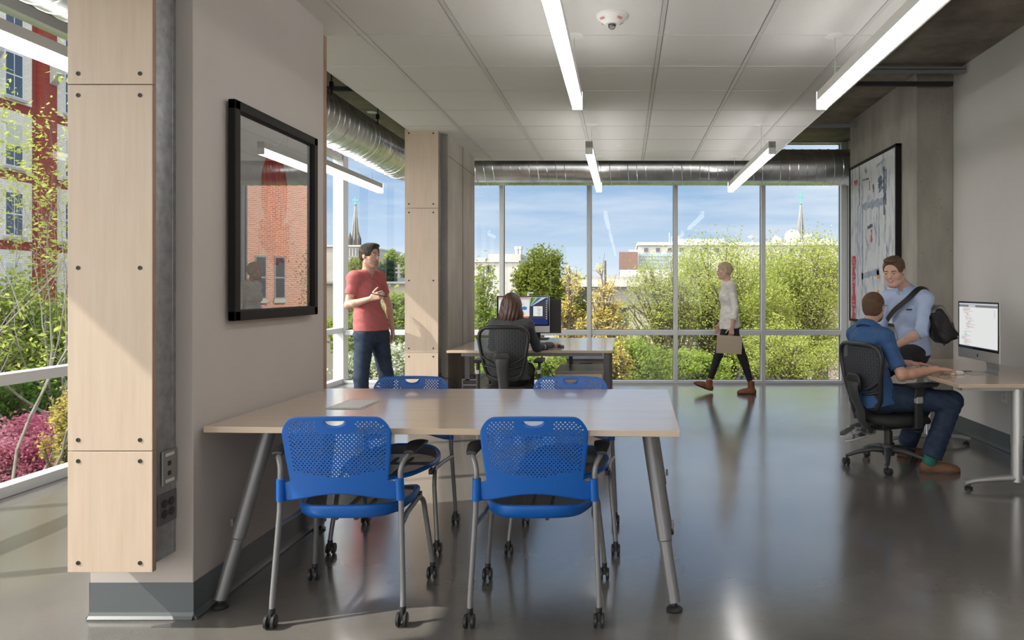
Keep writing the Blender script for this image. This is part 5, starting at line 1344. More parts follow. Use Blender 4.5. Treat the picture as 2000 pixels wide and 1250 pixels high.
# ================================================================== PEOPLE
def V3(*a): return np.array(a, dtype=float)
def nrm_(v): v = np.asarray(v, float); return v/np.linalg.norm(v)
class SDF:
    """smooth union of tapered capsules and ellipsoids, polygonised as one continuous surface"""
    def __init__(s): s.p = []
    def cap(s, a, b, ra, rb=None, k=.02, cut=None, flat=None): s.p.append(('cap', np.asarray(a, float), np.asarray(b, float), ra, ra if rb is None else rb, k, cut, flat)); return s
    def chain(s, pts, rs, k=.02):
        for i in range(len(pts)-1): s.cap(pts[i], pts[i+1], rs[i], rs[i+1], k)
        return s
    def ell(s, c, r, R_=None, k=.02, cut=None): s.p.append(('ell', np.asarray(c, float), np.asarray(r, float), np.eye(3) if R_ is None else np.asarray(R_, float), k, cut)); return s
    def box(s, c, r, R_=None, k=.02, cut=None): s.p.append(('box', np.asarray(c, float), np.asarray(r, float), np.eye(3) if R_ is None else np.asarray(R_, float), k, cut)); return s
    def sub(s, c, r, R_=None, k=.01): s.p.append(('sub', np.asarray(c, float), np.asarray(r, float), np.eye(3) if R_ is None else np.asarray(R_, float), k, None)); return s
    def halfsub(s, p0, n): s.p.append(('half', np.asarray(p0, float), nrm_(n))); return s
    def build(s, h, disp=None):
        lo = np.full(3, 1e9); hi = -lo
        for q in s.p:
            if q[0] == 'cap': r = max(q[3], q[4]); lo = np.minimum(lo, np.minimum(q[1], q[2])-r); hi = np.maximum(hi, np.maximum(q[1], q[2])+r)
            elif q[0] in ('ell', 'box'): r = np.abs(q[3]) @ q[2] ; lo = np.minimum(lo, q[1]-r); hi = np.maximum(hi, q[1]+r)
        lo -= .04; hi += .04; N = np.ceil((hi-lo)/h).astype(int)+1
        F = np.full(N, .5, dtype=np.float32); ax = [lo[i]+h*np.arange(N[i]) for i in range(3)]
        def blk(a, b):
            i0 = np.clip(np.floor((a-lo)/h).astype(int), 0, N-1); i1 = np.clip(np.ceil((b-lo)/h).astype(int)+1, 1, N); return i0, i1
        for q in s.p:
            if q[0] == 'half':
                X, Y, Z = np.meshgrid(*ax, indexing='ij', sparse=True); d = (X-q[1][0])*q[2][0]+(Y-q[1][1])*q[2][1]+(Z-q[1][2])*q[2][2]; F = np.maximum(F, d.astype(np.float32)); continue
            if q[0] == 'cap': m = max(q[3], q[4])+.035+q[5]; i0, i1 = blk(np.minimum(q[1], q[2])-m, np.maximum(q[1], q[2])+m)
            else: m = np.abs(q[3]) @ q[2] + .035 + q[4]; i0, i1 = blk(q[1]-m, q[1]+m)
            X, Y, Z = np.meshgrid(*[ax[i][i0[i]:i1[i]] for i in range(3)], indexing='ij', sparse=True)
            if X.size*Y.size*Z.size == 0: continue
            if q[0] == 'cap':
                a, b = q[1], q[2]; ab = b-a; L2 = max(ab @ ab, 1e-9)
                t = np.clip(((X-a[0])*ab[0]+(Y-a[1])*ab[1]+(Z-a[2])*ab[2])/L2, 0, 1)
                dx, dy, dz = X-a[0]-ab[0]*t, Y-a[1]-ab[1]*t, Z-a[2]-ab[2]*t
                if q[7] is not None:
                    n, f = q[7]; e_ = dx*n[0]+dy*n[1]+dz*n[2]; d = np.sqrt(dx*dx+dy*dy+dz*dz-e_*e_+(e_*f)**2+1e-12)-(q[3]+(q[4]-q[3])*t)
                else: d = np.sqrt(dx*dx+dy*dy+dz*dz)-(q[3]+(q[4]-q[3])*t)
                k, cut = q[5], q[6]
            elif q[0] == 'box':
                c, r, Rm, k, cut = q[1:6]; px, py, pz = X-c[0], Y-c[1], Z-c[2]; rr_ = .03
                u = [np.abs(Rm[0, i]*px+Rm[1, i]*py+Rm[2, i]*pz)-(r[i]-rr_) for i in range(3)]
                d = np.sqrt(np.maximum(u[0], 0)**2+np.maximum(u[1], 0)**2+np.maximum(u[2], 0)**2)+np.minimum(np.maximum(np.maximum(u[0], u[1]), u[2]), 0)-rr_
            else:
                c, r, Rm, k, cut = q[1:6]
                px, py, pz = X-c[0], Y-c[1], Z-c[2]
                u = [Rm[0, i]*px+Rm[1, i]*py+Rm[2, i]*pz for i in range(3)]
                k0 = np.sqrt((u[0]/r[0])**2+(u[1]/r[1])**2+(u[2]/r[2])**2)+1e-9; k1 = np.sqrt((u[0]/r[0]**2)**2+(u[1]/r[1]**2)**2+(u[2]/r[2]**2)**2)+1e-9
                d = k0*(k0-1)/k1
            if cut is not None:
                for p0, n in (cut if isinstance(cut, list) else [cut]):
                    n = nrm_(n); d = np.maximum(d, (X-p0[0])*n[0]+(Y-p0[1])*n[1]+(Z-p0[2])*n[2])
            B = F[i0[0]:i1[0], i0[1]:i1[1], i0[2]:i1[2]]
            if q[0] == 'sub':
                d = -d; hh = np.clip(.5-.5*(d-B)/-k if False else .5+.5*(d-B)/k, 0, 1); R2 = B*(1-hh)+d*hh + k*hh*(1-hh)
            else:
                hh = np.clip(.5+.5*(B-d)/k, 0, 1); R2 = B*(1-hh)+d*hh - k*hh*(1-hh)
            F[i0[0]:i1[0], i0[1]:i1[1], i0[2]:i1[2]] = R2
        if disp is not None:
            X, Y, Z = np.meshgrid(*ax, indexing='ij', sparse=True); F = F+disp(X, Y, Z).astype(np.float32)
        return surface_nets(F, lo, h)
def surface_nets(F, lo, h):
    S = F < 0; nx, ny, nz = F.shape
    cnt = np.zeros((nx-1, ny-1, nz-1), np.int8); co = [(i, j, k) for i in (0, 1) for j in (0, 1) for k in (0, 1)]
    for i, j, k in co: cnt += S[i:nx-1+i, j:ny-1+j, k:nz-1+k]
    I = np.argwhere((cnt > 0) & (cnt < 8)); n = len(I)
    vals = np.stack([F[I[:, 0]+i, I[:, 1]+j, I[:, 2]+k] for i, j, k in co], 1)
    acc = np.zeros((n, 3)); c = np.zeros(n)
    for a in range(8):
        for b in range(a+1, 8):
            dd = [co[b][q]-co[a][q] for q in range(3)]
            if sum(abs(x) for x in dd) != 1: continue
            va, vb = vals[:, a], vals[:, b]; m = (va < 0) != (vb < 0); t = np.where(m, va/np.where(m, va-vb, 1), 0)
            for q in range(3): acc[:, q] += np.where(m, co[a][q]+t*dd[q], 0)
            c += m
    P = (I+acc/c[:, None])*h+lo
    idx = np.full((nx-1, ny-1, nz-1), -1, np.int32); idx[I[:, 0], I[:, 1], I[:, 2]] = np.arange(n)
    Fs = []
    for axn in range(3):
        o1, o2 = (axn+1) % 3, (axn+2) % 3
        sl0 = [slice(None)]*3; sl1 = [slice(None)]*3; sl0[axn] = slice(0, -1); sl1[axn] = slice(1, None)
        A, B = S[tuple(sl0)], S[tuple(sl1)]; E = np.argwhere(A != B)
        E = E[(E[:, o1] > 0) & (E[:, o2] > 0) & (E[:, o1] < F.shape[o1]-1) & (E[:, o2] < F.shape[o2]-1)]
        ins = A[E[:, 0], E[:, 1], E[:, 2]]
        def g(d1, d2):
            Q = E.copy(); Q[:, o1] += d1; Q[:, o2] += d2; return idx[Q[:, 0], Q[:, 1], Q[:, 2]]
        q = np.stack([g(-1, -1), g(0, -1), g(0, 0), g(-1, 0)], 1); q[~ins] = q[~ins][:, ::-1]; Fs.append(q)
    return P, np.concatenate(Fs)

skin = mat('skin', (.56, .33, .245), .5, var=(.50, .27, .20), scale=20, sub=.12)
skin2 = mat('skin_pale', (.66, .43, .34), .5, var=(.60, .36, .28), scale=20, sub=.12)
lip_m = mat('lip', (.42, .16, .13), .45); eye_w = mat('eye_white', (.62, .60, .58), .25); eye_d = mat('eye_iris', (.04, .03, .02), .2)
teeth_m = mat('teeth', (.75, .72, .68), .3)
def hairmat(name, c1, c2, st=(1, 1, .06), sc=90, rough=.5): return mat(name, c1, rough, var=c2, scale=sc, stretch=st, bump=.5, bscale=sc, detail=3)
hair_dark = hairmat('hair_dark_brown', (.022, .014, .010), (.05, .032, .022)); hair_brown = hairmat('hair_brown', (.07, .038, .02), (.12, .07, .038)); hair_blond = hairmat('hair_blond', (.42, .32, .19), (.58, .47, .30))
hair_long = hairmat('hair_long_brown', (.032, .014, .010), (.10, .045, .028), rough=.35); stubble_m = mat('stubble', (.50, .31, .235), .7, var=(.38, .23, .17), scale=200); beard_m = hairmat('beard', (.07, .04, .025), (.12, .07, .04))

def frame(f, up=(0, 0, 1)):
    f = nrm_(f); r = nrm_(np.cross(f, up)); u = np.cross(r, f); return r, f, u   # right, forward, up
def head_prims(s, c, f, sc, neck, nr, man=True):
    r, f, u = frame(f); Rm = np.stack([r, f, u], 1)
    def L(x, y, z): return c+(r*x+f*y+u*z)*sc
    def E(x, y, z, rx, ry, rz, k=.015): s.ell(L(x, y, z), V3(rx, ry, rz)*sc, Rm, k*sc)
    E(0, -.010, .032, .076, .096, .084); E(0, .020, -.030, .060, .070, .078, .03)
    jw = .030 if man else .024
    E(0, .058, -.092, jw, .022, .020, .035); s.cap(L(-.048, .005, -.062), L(-.018, .058, -.092), .018*sc, .016*sc, .03*sc); s.cap(L(.048, .005, -.062), L(.018, .058, -.092), .018*sc, .016*sc, .03*sc)
    E(0, .076, .024, .044, .014, .009, .015)
    for q in (-1, 1): E(q*.040, .052, -.024, .022, .020, .022, .02)
    for q in (-1, 1): s.sub(L(q*.031, .101, .006), V3(.016, .014, .011)*sc, Rm, .010*sc)
    s.cap(L(0, .084, .014), L(0, .104, -.022), .0075*sc, .0105*sc, .010*sc); E(0, .097, -.028, .0155, .011, .007, .006)
    E(0, .0865, -.052, .021, .0085, .0050, .006); E(0, .0835, -.062, .018, .0085, .0055, .006)
    for q in (-1, 1): E(q*.077, -.006, -.006, .0075, .018, .030, .006)
    s.cap(L(0, -.018, -.055), neck, nr, nr*1.08, .03)
    return L, Rm
def face_parts(par, off, L, Rm, sc, brow_m, sk, smile=False):
    for q in (-1, 1):
        s = SDF().ell(L(q*.031, .079, .006), V3(.0104, .0104, .0104)*sc); P, F = s.build(.0035); np_mesh('eye', P, F, eye_w, par, off=off)
        s = SDF().ell(L(q*.031, .0885, .005), V3(.0052, .004, .0052)*sc, Rm); P, F = s.build(.0025); np_mesh('iris', P, F, eye_d, par, off=off)
        s = SDF().cap(L(q*.016, .091, .026), L(q*.047, .080, .027), .0042*sc, .003*sc); P, F = s.build(.003); np_mesh('eyebrow', P, F, brow_m, par, off=off)
        s = SDF().cap(L(q*.020, .0905, .0125), L(q*.043, .084, .0115), .0036*sc, .0028*sc); P, F = s.build(.0025); np_mesh('eyelid', P, F, sk, par, off=off)
    if smile: s = SDF().chain([L(-.027, .078, -.047), L(-.012, .0905, -.0535), L(.012, .0905, -.0535), L(.027, .078, -.047)], [.003, .0042, .0042, .003], .003).chain([L(-.025, .078, -.048), L(-.010, .0895, -.0625), L(.010, .0895, -.0625), L(.025, .078, -.048)], [.002, .0040, .0040, .002], .003)
    else: s = SDF().ell(L(0, .0885, -.052), V3(.0205, .0085, .0042)*sc, Rm).ell(L(0, .0860, -.0615), V3(.018, .0085, .0048)*sc, Rm, .002)
    P, F = s.build(.0028); np_mesh('lips', P, F, lip_m, par, off=off)
    if smile:
        s = SDF().ell(L(0, .0905, -.0578), V3(.017, .0045, .0030)*sc, Rm); P, F = s.build(.002); np_mesh('teeth', P, F, teeth_m, par, off=off)
def hand(s, w, d, n, side, sc=1.0, curl=(25, 30, 20), grip=False, thumb=None):
    """w wrist, d direction of the fingers, n the way the palm faces, side = towards the thumb"""
    d = nrm_(d); n = nrm_(np.asarray(n, float)-d*np.dot(n, d)); sd_ = nrm_(np.asarray(side, float)-d*np.dot(side, d)-n*np.dot(side, n))
    for o in (.030, .011, -.009, -.028): s.cap(w+(d*.012+sd_*o*.55)*sc, w+(d*.085+sd_*o)*sc, .0125*sc, .0105*sc, .012*sc)
    lens = ((.030, .042, .025, .020), (.0105, .047, .028, .022), (-.0095, .043, .026, .021), (-.0285, .034, .020, .018))
    for i, (o, a, b, c) in enumerate(lens):
        p = w+(d*(.088 if i in (1, 2) else .083)+sd_*o)*sc; ang = 0; dd = nrm_(d+sd_*(o*1.6)); rr = [.0088, .0080, .0072, .0062]
        for j, Ls in enumerate((a, b, c)):
            ang += R(curl[j]+(i*3 if grip else i*2)); q = p+(dd*math.cos(ang)+n*math.sin(ang))*Ls*sc; s.cap(p, q, rr[j]*sc, rr[j+1]*sc, .0045*sc); p = q
    tp = w+(d*.022+sd_*.024)*sc; td = nrm_(d*.62+sd_*.72+n*.35) if thumb is None else nrm_(thumb)
    q = tp+td*.042*sc; s.cap(tp, q, .0135*sc, .0105*sc, .012*sc); td2 = nrm_(td+d*.45); q2 = q+td2*.030*sc; s.cap(q, q2, .0100*sc, .0090*sc, .006*sc); s.cap(q2, q2+nrm_(td2+d*.3)*.024*sc, .0090*sc, .0070*sc, .005*sc)

def torso(s, J, inf=0, lat=1.0, cutlow=None, k=.05, fem=False):
    sh = nrm_(J['shL']-J['shR']); up = nrm_(J['neck']-J['pelvis']); hp = nrm_(J['hipL']-J['hipR'])
    def fr(l, u): u = nrm_(u); f = nrm_(np.cross(u, -l)) ; l2 = nrm_(np.cross(u, f)); return np.stack([l2, f, u], 1)
    ch = J['chest']; pv = J['pelvis']; md = (ch*.48+pv*.52) if 'waist' not in J else J['waist']; cut = cutlow
    W_ = .88 if fem else 1.0
    s.ell(ch, (.158*lat*W_+inf, .108*W_+inf, .175+inf), fr(sh, J['neck']-ch), k, cut)
    s.ell(md, ((.132 if not fem else .118)*lat+inf, .098*W_+inf, .155+inf), fr(nrm_(sh+hp), ch-pv), k, cut)
    s.ell(pv, ((.158 if not fem else .155)*lat+inf, .112+inf, .125+inf), fr(hp, md-pv), k, cut)
    s.cap(J['shR'], J['shL'], .056*W_+inf, None, k, cut); nb = J['neck']-up*.035
    for q in ('shL', 'shR'): s.cap(nb, J[q]+(nb-J[q])*.12, .043*W_+inf*.7, .046*W_+inf*.9, .035, cut)
    if fem: s.cap(ch+nrm_(np.cross(up, -sh))*.055*1+sh*.06-up*.01, ch+nrm_(np.cross(up, -sh))*.055-sh*.06-up*.01, .045+inf, None, .05, cut)
def fwd(J): sh = nrm_(J['shL']-J['shR']); up = nrm_(J['neck']-J['pelvis']); return nrm_(np.cross(up, -sh))

def person(label, base, J, head, sk, top, bottom, hair, brow, hands, fem=False, shoes=(), sleeve=.62, topmat=None, botmat=None, sleevebreak=None, legs_r=(.088, .058, .058, .040), jeans=(.012, .018, .026), arm=1.0, wr=None, hem=None, neckcut='crew', beard=None, smile=False, hs=.0048, cuffz=None, lat=1.0):
    J = {k: np.asarray(v, float) for k, v in J.items()}; t = thing('person', label, 'person', base); off = base
    s = SDF(); torso(s, J, 0, lat, fem=fem)
    L, Rm = head_prims(s, J['head'], head, J.get('hs', np.array(1.0)).item() if 'hs' in J else 1.0, J['neck'], .043 if fem else .050, not fem)
    sc = float(J['hs']) if 'hs' in J else 1.0
    for q in 'LR':
        a, b, c = J['sh'+q], J['el'+q], J['wr'+q]
        s.cap(a, b, .050*arm, .039*arm, .03); m_ = b+(c-b)*.28; s.cap(b, m_, .038*arm, .040*arm, .02); s.cap(m_, c, .040*arm, .0255*arm, .02)
        if hands.get(q): hand(s, c, **hands[q])
        h_, k_, an = J['hip'+q], J['kn'+q], J['an'+q]
        s.cap(h_, k_, legs_r[0], legs_r[1], .04); m_ = k_+(an-k_)*.3; s.cap(k_, m_, legs_r[1]-.003, legs_r[2], .03); s.cap(m_, an, legs_r[2], legs_r[3], .03)
    P, F = s.build(hs); body = np_mesh('body', P, F, sk, t, off=off)
    face_parts(t, off, L, Rm, sc, brow, sk, smile)
    # trousers
    hp = nrm_(J['hipL']-J['hipR']); s = SDF(); i1, i2, i3 = jeans; up = nrm_(J['chest']-J['pelvis']); wc = (J['pelvis']+up*.10, up)
    s.ell(J['pelvis'], (.158*lat+i1, .112+i1, .13), np.stack([hp, nrm_(np.cross(up, -hp)), up], 1), .04, wc); s.cap(J['hipL'], J['hipR'], .095+i1, None, .04, wc)
    for q in 'LR':
        h_, k_, an = J['hip'+q], J['kn'+q], J['an'+q]; e_ = k_+(an-k_)*(cuffz or .95)
        s.cap(h_, k_, legs_r[0]+i1, legs_r[1]+i2*.8, .025); s.cap(k_, e_, legs_r[1]+i2*.8, legs_r[3]+i3, .02, (e_, an-k_))
    def wr_(X, Y, Z): return .0022*np.sin(X*55+Z*38+Y*21)*np.sin(Z*47-Y*33)+.0014*np.sin(Z*110+X*70)
    P, F = s.build(.007, wr_); np_mesh(bottom, P, F, botmat, t, off=off)
    # top
    s = SDF(); inf = .016; f_ = fwd(J); hz = hem
    torso(s, J, inf, lat, None, fem=fem)
    if hz:
        w0 = J['pelvis']*.6+J['chest']*.4; lo_ = J['pelvis']-up*.16
        for q in (-1, -.35, .35, 1): s.cap(w0+hp*q*(.066 if not fem else .055), lo_+hp*q*(.094 if not fem else .094), (.100 if not fem else .100)+inf*.5, (.118 if not fem else .122)+inf*.4, .03)
        s.halfsub(hz[0], hz[1])
    for q in 'LR':
        a, b, c = J['sh'+q], J['el'+q], J['wr'+q]
        if sleeve <= 1: e_ = a+(b-a)*sleeve; s.cap(a, e_, .055*arm+.004, .054*arm+.004, .03, (e_, b-a))
        else:
            e_ = b+(c-b)*(sleeve-1); s.cap(a, b, .057*arm+.003, .047*arm+.003, .03); s.cap(b, e_, .048*arm+.002, (.045 if sleeve < 1.6 else .034)*arm+.003, .02, (e_, c-b))
            if sleeve < 1.6: s.cap(e_-(c-b)*.16, e_, .052*arm+.004, None, .004, [(e_, c-b), (e_-(c-b)*.22, -(c-b))])
    u_ = nrm_(J['head']-J['neck'])
    if neckcut == 'v': s.sub(J['neck']+f_*.045+u_*.012, (.052, .052, .052), None, .004); s.sub(J['neck']+f_*.085-u_*.045, (.020, .05, .045), np.stack([nrm_(J['shL']-J['shR']), f_, nrm_(np.cross(nrm_(J['shL']-J['shR']), f_))], 1), .006)
    else: s.sub(J['neck']+u_*.045+f_*.02, (.062, .062, .055), None, .006)
    def wt(X, Y, Z): return .0030*np.sin(X*38+Z*24+Y*17)*np.sin(Z*31-Y*26+X*12)+.0015*np.sin(Z*80+Y*60)
    P, F = s.build(.006, wt); np_mesh(top, P, F, topmat, t, off=off)
    return t, J, L, Rm, sc
def shoe(t, heel, toe, up=(0, 0, 1), m=None, w=.044, h=.075, off=None, sole=None, boot=0, an=None, name='shoe'):
    heel = np.asarray(heel, float); toe = np.asarray(toe, float); d = nrm_(toe-heel); u = nrm_(np.asarray(up, float)-d*np.dot(up, d)); r = np.cross(d, u); Ls = np.linalg.norm(toe-heel); Rm = np.stack([r, d, u], 1)
    s = SDF(); cut = [(heel-u*0+u*.006, -u)]
    s.ell(heel+d*.045+u*.030, (w*.82, .052, h*.62), Rm, .02, cut); s.ell(heel+d*Ls*.46+u*.026, (w*.9, Ls*.36, h*.72), Rm, .03, cut); s.ell(toe-d*.070+u*.020, (w, .078, .042), Rm, .03, cut)
    if boot and an is not None: s.cap(heel+d*.06+u*.04, an, .046, .044, .02, (an, np.asarray(an)-(heel+d*.06)))
    else: s.cap(heel+d*.055+u*.03, heel+d*.06+u*h, .040, .038, .02, (heel+u*(h+.012), u))
    P, F = s.build(.005); o = np_mesh(name, P, F, m, t, off=off)
    s = SDF(); cs = [(heel, -u), (heel+u*.014, u)]
    s.ell(heel+d*.05, (w*.86, .056, .06), Rm, .02, cs); s.ell(heel+d*Ls*.5, (w*.88, Ls*.36, .06), Rm, .03, cs); s.ell(toe-d*.072, (w*1.04, .080, .06), Rm, .03, cs)
    P, F = s.build(.004); so = np_mesh('sole', P, F, sole or black_pl, o); 
    so.data.transform(Matrix.Translation(-Vector(off)))
    return o
def hairmesh(t, L, Rm, sc, m, off, front=.045, side=-.03, thick=.010, extra=None, disp=.003, backlow=-.05, name='hair', hl=-.012):
    s = SDF(); s.ell(L(0, -.010, .034), V3(.076+thick, .096+thick, .084+thick)*sc, Rm, .01); s.ell(L(0, -.035, -.015), V3(.066+thick*.7, .060+thick, .062)*sc, Rm, .02)
    if extra: extra(s)
    r, f, u = Rm[:, 0], Rm[:, 1], Rm[:, 2]
    # clear the face and the ears
    s.sub(L(0, .125, hl), V3(.090, .085, .085)*sc, Rm, .006*sc)
    s.sub(L(0, .095, -.01), V3(.057, .040, .052)*sc, Rm, .006*sc)
    for q in (-1, 1): s.sub(L(q*.082, .020, -.040), V3(.030, .045, .040)*sc, Rm, .006*sc)
    s.halfsub(L(0, -.05, backlow), -u*1.0+f*.35)
    P, F = s.build(.004, lambda X, Y, Z: disp*np.sin(X*260+Y*90)*np.sin(Y*240+Z*130)); return np_mesh(name, P, F, m, t, off=off)
def sdfpart(name, s, h, m, t, off, disp=None):
    P, F = s.build(h, disp); return np_mesh(name, P, F, m, t, off=off)

denim = mat('denim_dark', (.010, .022, .050), .8, var=(.022, .042, .085), scale=14, detail=8, bump=.15, bscale=300)
denim2 = mat('denim_blue', (.012, .028, .065), .8, var=(.028, .055, .11), scale=12, detail=8, bump=.15, bscale=300)
blackjean = mat('black_jeans', (.012, .012, .015), .8, var=(.022, .022, .026), scale=12, bump=.1, bscale=200)
tee = mat('tee_salmon', (.46, .105, .115), .85, var=(.60, .20, .20), scale=160, stretch=(1, 1, 2.6), detail=3, bump=.1, bscale=300)
polo = mat('polo_blue', (.026, .085, .22), .8, var=(.034, .10, .25), scale=30, bump=.1, bscale=300)
oxford = mat('oxford_blue', (.36, .46, .68), .8, var=(.43, .53, .74), scale=200, stretch=(3, 3, .2), bump=.08, bscale=300)
knit = mat('knit_white', (.90, .88, .84), .9, var=(.76, .74, .70), scale=26, stretch=(.4, .4, 5), bump=1.0, bscale=26)
greytop = mat('grey_top', (.055, .058, .068), .85, var=(.07, .073, .085), scale=40, bump=.1, bscale=300)
leather = mat('boot_leather', (.20, .06, .022), .45, var=(.28, .10, .04), scale=10)
brownshoe = mat('suede_brown', (.15, .075, .045), .75, var=(.20, .10, .06), scale=14)
sneaker = mat('sneaker_grey', (.30, .31, .32), .6, var=(.05, .055, .06), scale=16, detail=3, lo=.42, hi=.52)
sock_m = mat('sock_teal', (.02, .16, .13), .8)

# ---------------- standing man in the salmon T-shirt
J = dict(pelvis=(-2.575, 7.20, .93), chest=(-2.62, 7.18, 1.31), neck=(-2.600, 7.17, 1.555), head=(-2.575, 7.15, 1.705), shR=(-2.69, 7.03, 1.475), shL=(-2.545, 7.33, 1.485),
         elR=(-2.715, 6.95, 1.205), wrR=(-2.475, 6.90, 1.275), elL=(-2.475, 7.42, 1.20), wrL=(-2.420, 7.37, .965), hipR=(-2.615, 7.12, .90), hipL=(-2.53, 7.28, .90), hs=1.02,
         knR=(-2.63, 7.06, .49), knL=(-2.46, 7.30, .49), anR=(-2.62, 7.10, .085), anL=(-2.44, 7.32, .085), toR=(-2.50, 7.0, .02), toL=(-2.34, 7.20, .02))
base = (-2.55, 7.2, 0)
t, J, L, Rm, sc = person('man in a salmon T-shirt and dark jeans standing by the far column holding a pen', base, J, (.93, -.36, -.03), skin2, 'tshirt', 'jeans', None, hair_dark,
    dict(R=dict(d=(.95, -.12, .34), n=(-.2, .95, -.1), side=(-.3, .1, .9), curl=(40, 50, 35)), L=dict(d=(.12, -.06, -1), n=(-.6, -.5, 0), side=(.75, -.6, 0), curl=(18, 22, 15))),
    topmat=tee, botmat=denim, sleeve=.62, hem=(V3(-2.57, 7.2, .945), (0, 0, -1)), neckcut='v', cuffz=1.0, arm=.93)
hairmesh(t, L, Rm, sc, hair_dark, base, thick=.010, backlow=-.055, disp=.0018, hl=.0, extra=lambda s: (s.ell(L(0, .045, .100), V3(.058, .050, .026)*sc, Rm, .02), s.ell(L(.0, .075, .098), V3(.045, .022, .018)*sc, Rm, .01)))
s = SDF().ell(L(0, .022, -.060), V3(.0615, .0700, .052)*sc, Rm).ell(L(0, .0585, -.092), V3(.0315, .0240, .0212)*sc, Rm, .035).sub(L(0, .075, -.030), V3(.050, .050, .027)*sc, Rm, .01); sdfpart('stubble', s, .004, stubble_m, t, base)
for q, hx in (('R', (-2.66, 7.14, 0)), ('L', (-2.49, 7.36, 0))):
    hv = V3(*hx); shoe(t, hv, hv+nrm_((.75, -.55, 0) if q == 'R' else (.62, -.78, 0))*.27, m=brownshoe, off=base)
pw = J['wrR']
pn = thing('ballpoint_pen', 'dark pen held in the standing man\'s raised hand', 'pen', tuple(pw+V3(.06, -.02, .03)))
MB().tube([tuple(pw+V3(.02, -.045, .050)), tuple(pw+V3(.155, -.02, .022))], .0045, 8).tube([tuple(pw+V3(.155, -.02, .022)), tuple(pw+V3(.170, -.017, .019))], [.0045, .001], 8).build('barrel', black_pl, pn, world=True)
MB().tube([tuple(pw+V3(.10, -.030, .040)), tuple(pw+V3(.135, -.0235, .033))], .0047, 8).build('grip_ring', silver, pn, world=True)

# ---------------- walking woman
D = 9.27
J = dict(pelvis=(1.385, D, .90), waist=(1.375, D, 1.05), chest=(1.37, D, 1.27), neck=(1.355, D, 1.455), head=(1.315, D, 1.605), shR=(1.375, D+.155, 1.40), shL=(1.375, D-.155, 1.40), hs=.94,
         elL=(1.425, D-.215, 1.11), wrL=(1.385, D-.205, .875), elR=(1.40, D+.22, 1.12), wrR=(1.28, D+.20, .89), hipL=(1.385, D-.085, .86), hipR=(1.385, D+.085, .86),
         knR=(1.24, D+.08, .475), anR=(1.125, D+.08, .135), knL=(1.545, D-.08, .47), anL=(1.655, D-.08, .13), toR=(.965, D+.08, .11), toL=(1.52, D-.08, .03))
base = (1.385, D, 0)
t, J, L, Rm, sc = person('woman in a white knit sweater and black trousers walking past the windows with a folder', base, J, (-1, -.06, -.05), skin2, 'sweater', 'trousers', None, hair_blond,
    dict(L=dict(d=(-.10, -.02, -1), n=(0, .9, 0), side=(-1, 0, -.1), sc=.9, curl=(35, 55, 40), grip=True), R=dict(d=(-.35, 0, -.95), n=(0, -.9, 0), side=(-.9, 0, .3), sc=.9)),
    fem=True, topmat=knit, botmat=mat('black_leggings', (.012, .012, .014), .7), sleeve=1.55, hem=(V3(1.38, D, .855), (.10, 0, -1)), legs_r=(.075, .044, .037, .026), jeans=(.012, .018, .014), arm=.84, cuffz=.86)
def bun(s): s.ell(L(0, -.105, .015), V3(.026, .024, .028)*sc, Rm, .012)
hairmesh(t, L, Rm, sc, hair_blond, base, thick=.008, backlow=-.06, extra=bun)
s = SDF().cap(J['neck']-V3(0, 0, .01)+V3(-.045, 0, -.01), J['neck']+V3(.03, 0, -.005), .050, .055, .03).sub(J['neck']+V3(-.01, 0, .05), (.066, .060, .045), None, .005); sdfpart('cowl_collar', s, .005, knit, t, base)
shoe(t, V3(1.165, D+.08, .018), V3(.925, D+.08, .110), up=(.35, 0, 1), m=leather, w=.037, h=.07, off=base, boot=1, an=J['anR']+V3(.005, 0, .03), name='ankle_boot', sole=mat('boot_sole', (.06, .03, .02), .7))
shoe(t, V3(1.715, D-.08, .004), V3(1.475, D-.08, .004), m=leather, w=.037, h=.07, off=base, boot=1, an=J['anL']+V3(-.005, 0, .04), name='ankle_boot', sole=MATS['boot_sole'])
fo = thing('folder', 'tan folder carried low in the walking woman\'s hand', 'folder', (1.36, D-.235, .66))
fo.rotation_euler = (0, 0, 0)
Mf = Matrix.Translation((1.345, D-.225, .655)) @ Matrix.Rotation(R(3), 4, 'Y')
mbf = MB(); mbf.box(-.16, .16, -.012, -.008, -.115, .115, Mf).box(-.16, .16, .008, .012, -.115, .115, Mf).box(.156, .162, -.012, .012, -.115, .115, Mf).build('folder_cover', mat('folder_tan', (.50, .42, .31), .6), fo, world=True, bevel=.001)
MB().box(-.155, .15, -.007, .007, -.108, .110, Mf).build('paper_block', mat('paper', (.8, .8, .79), .7), fo, world=True)

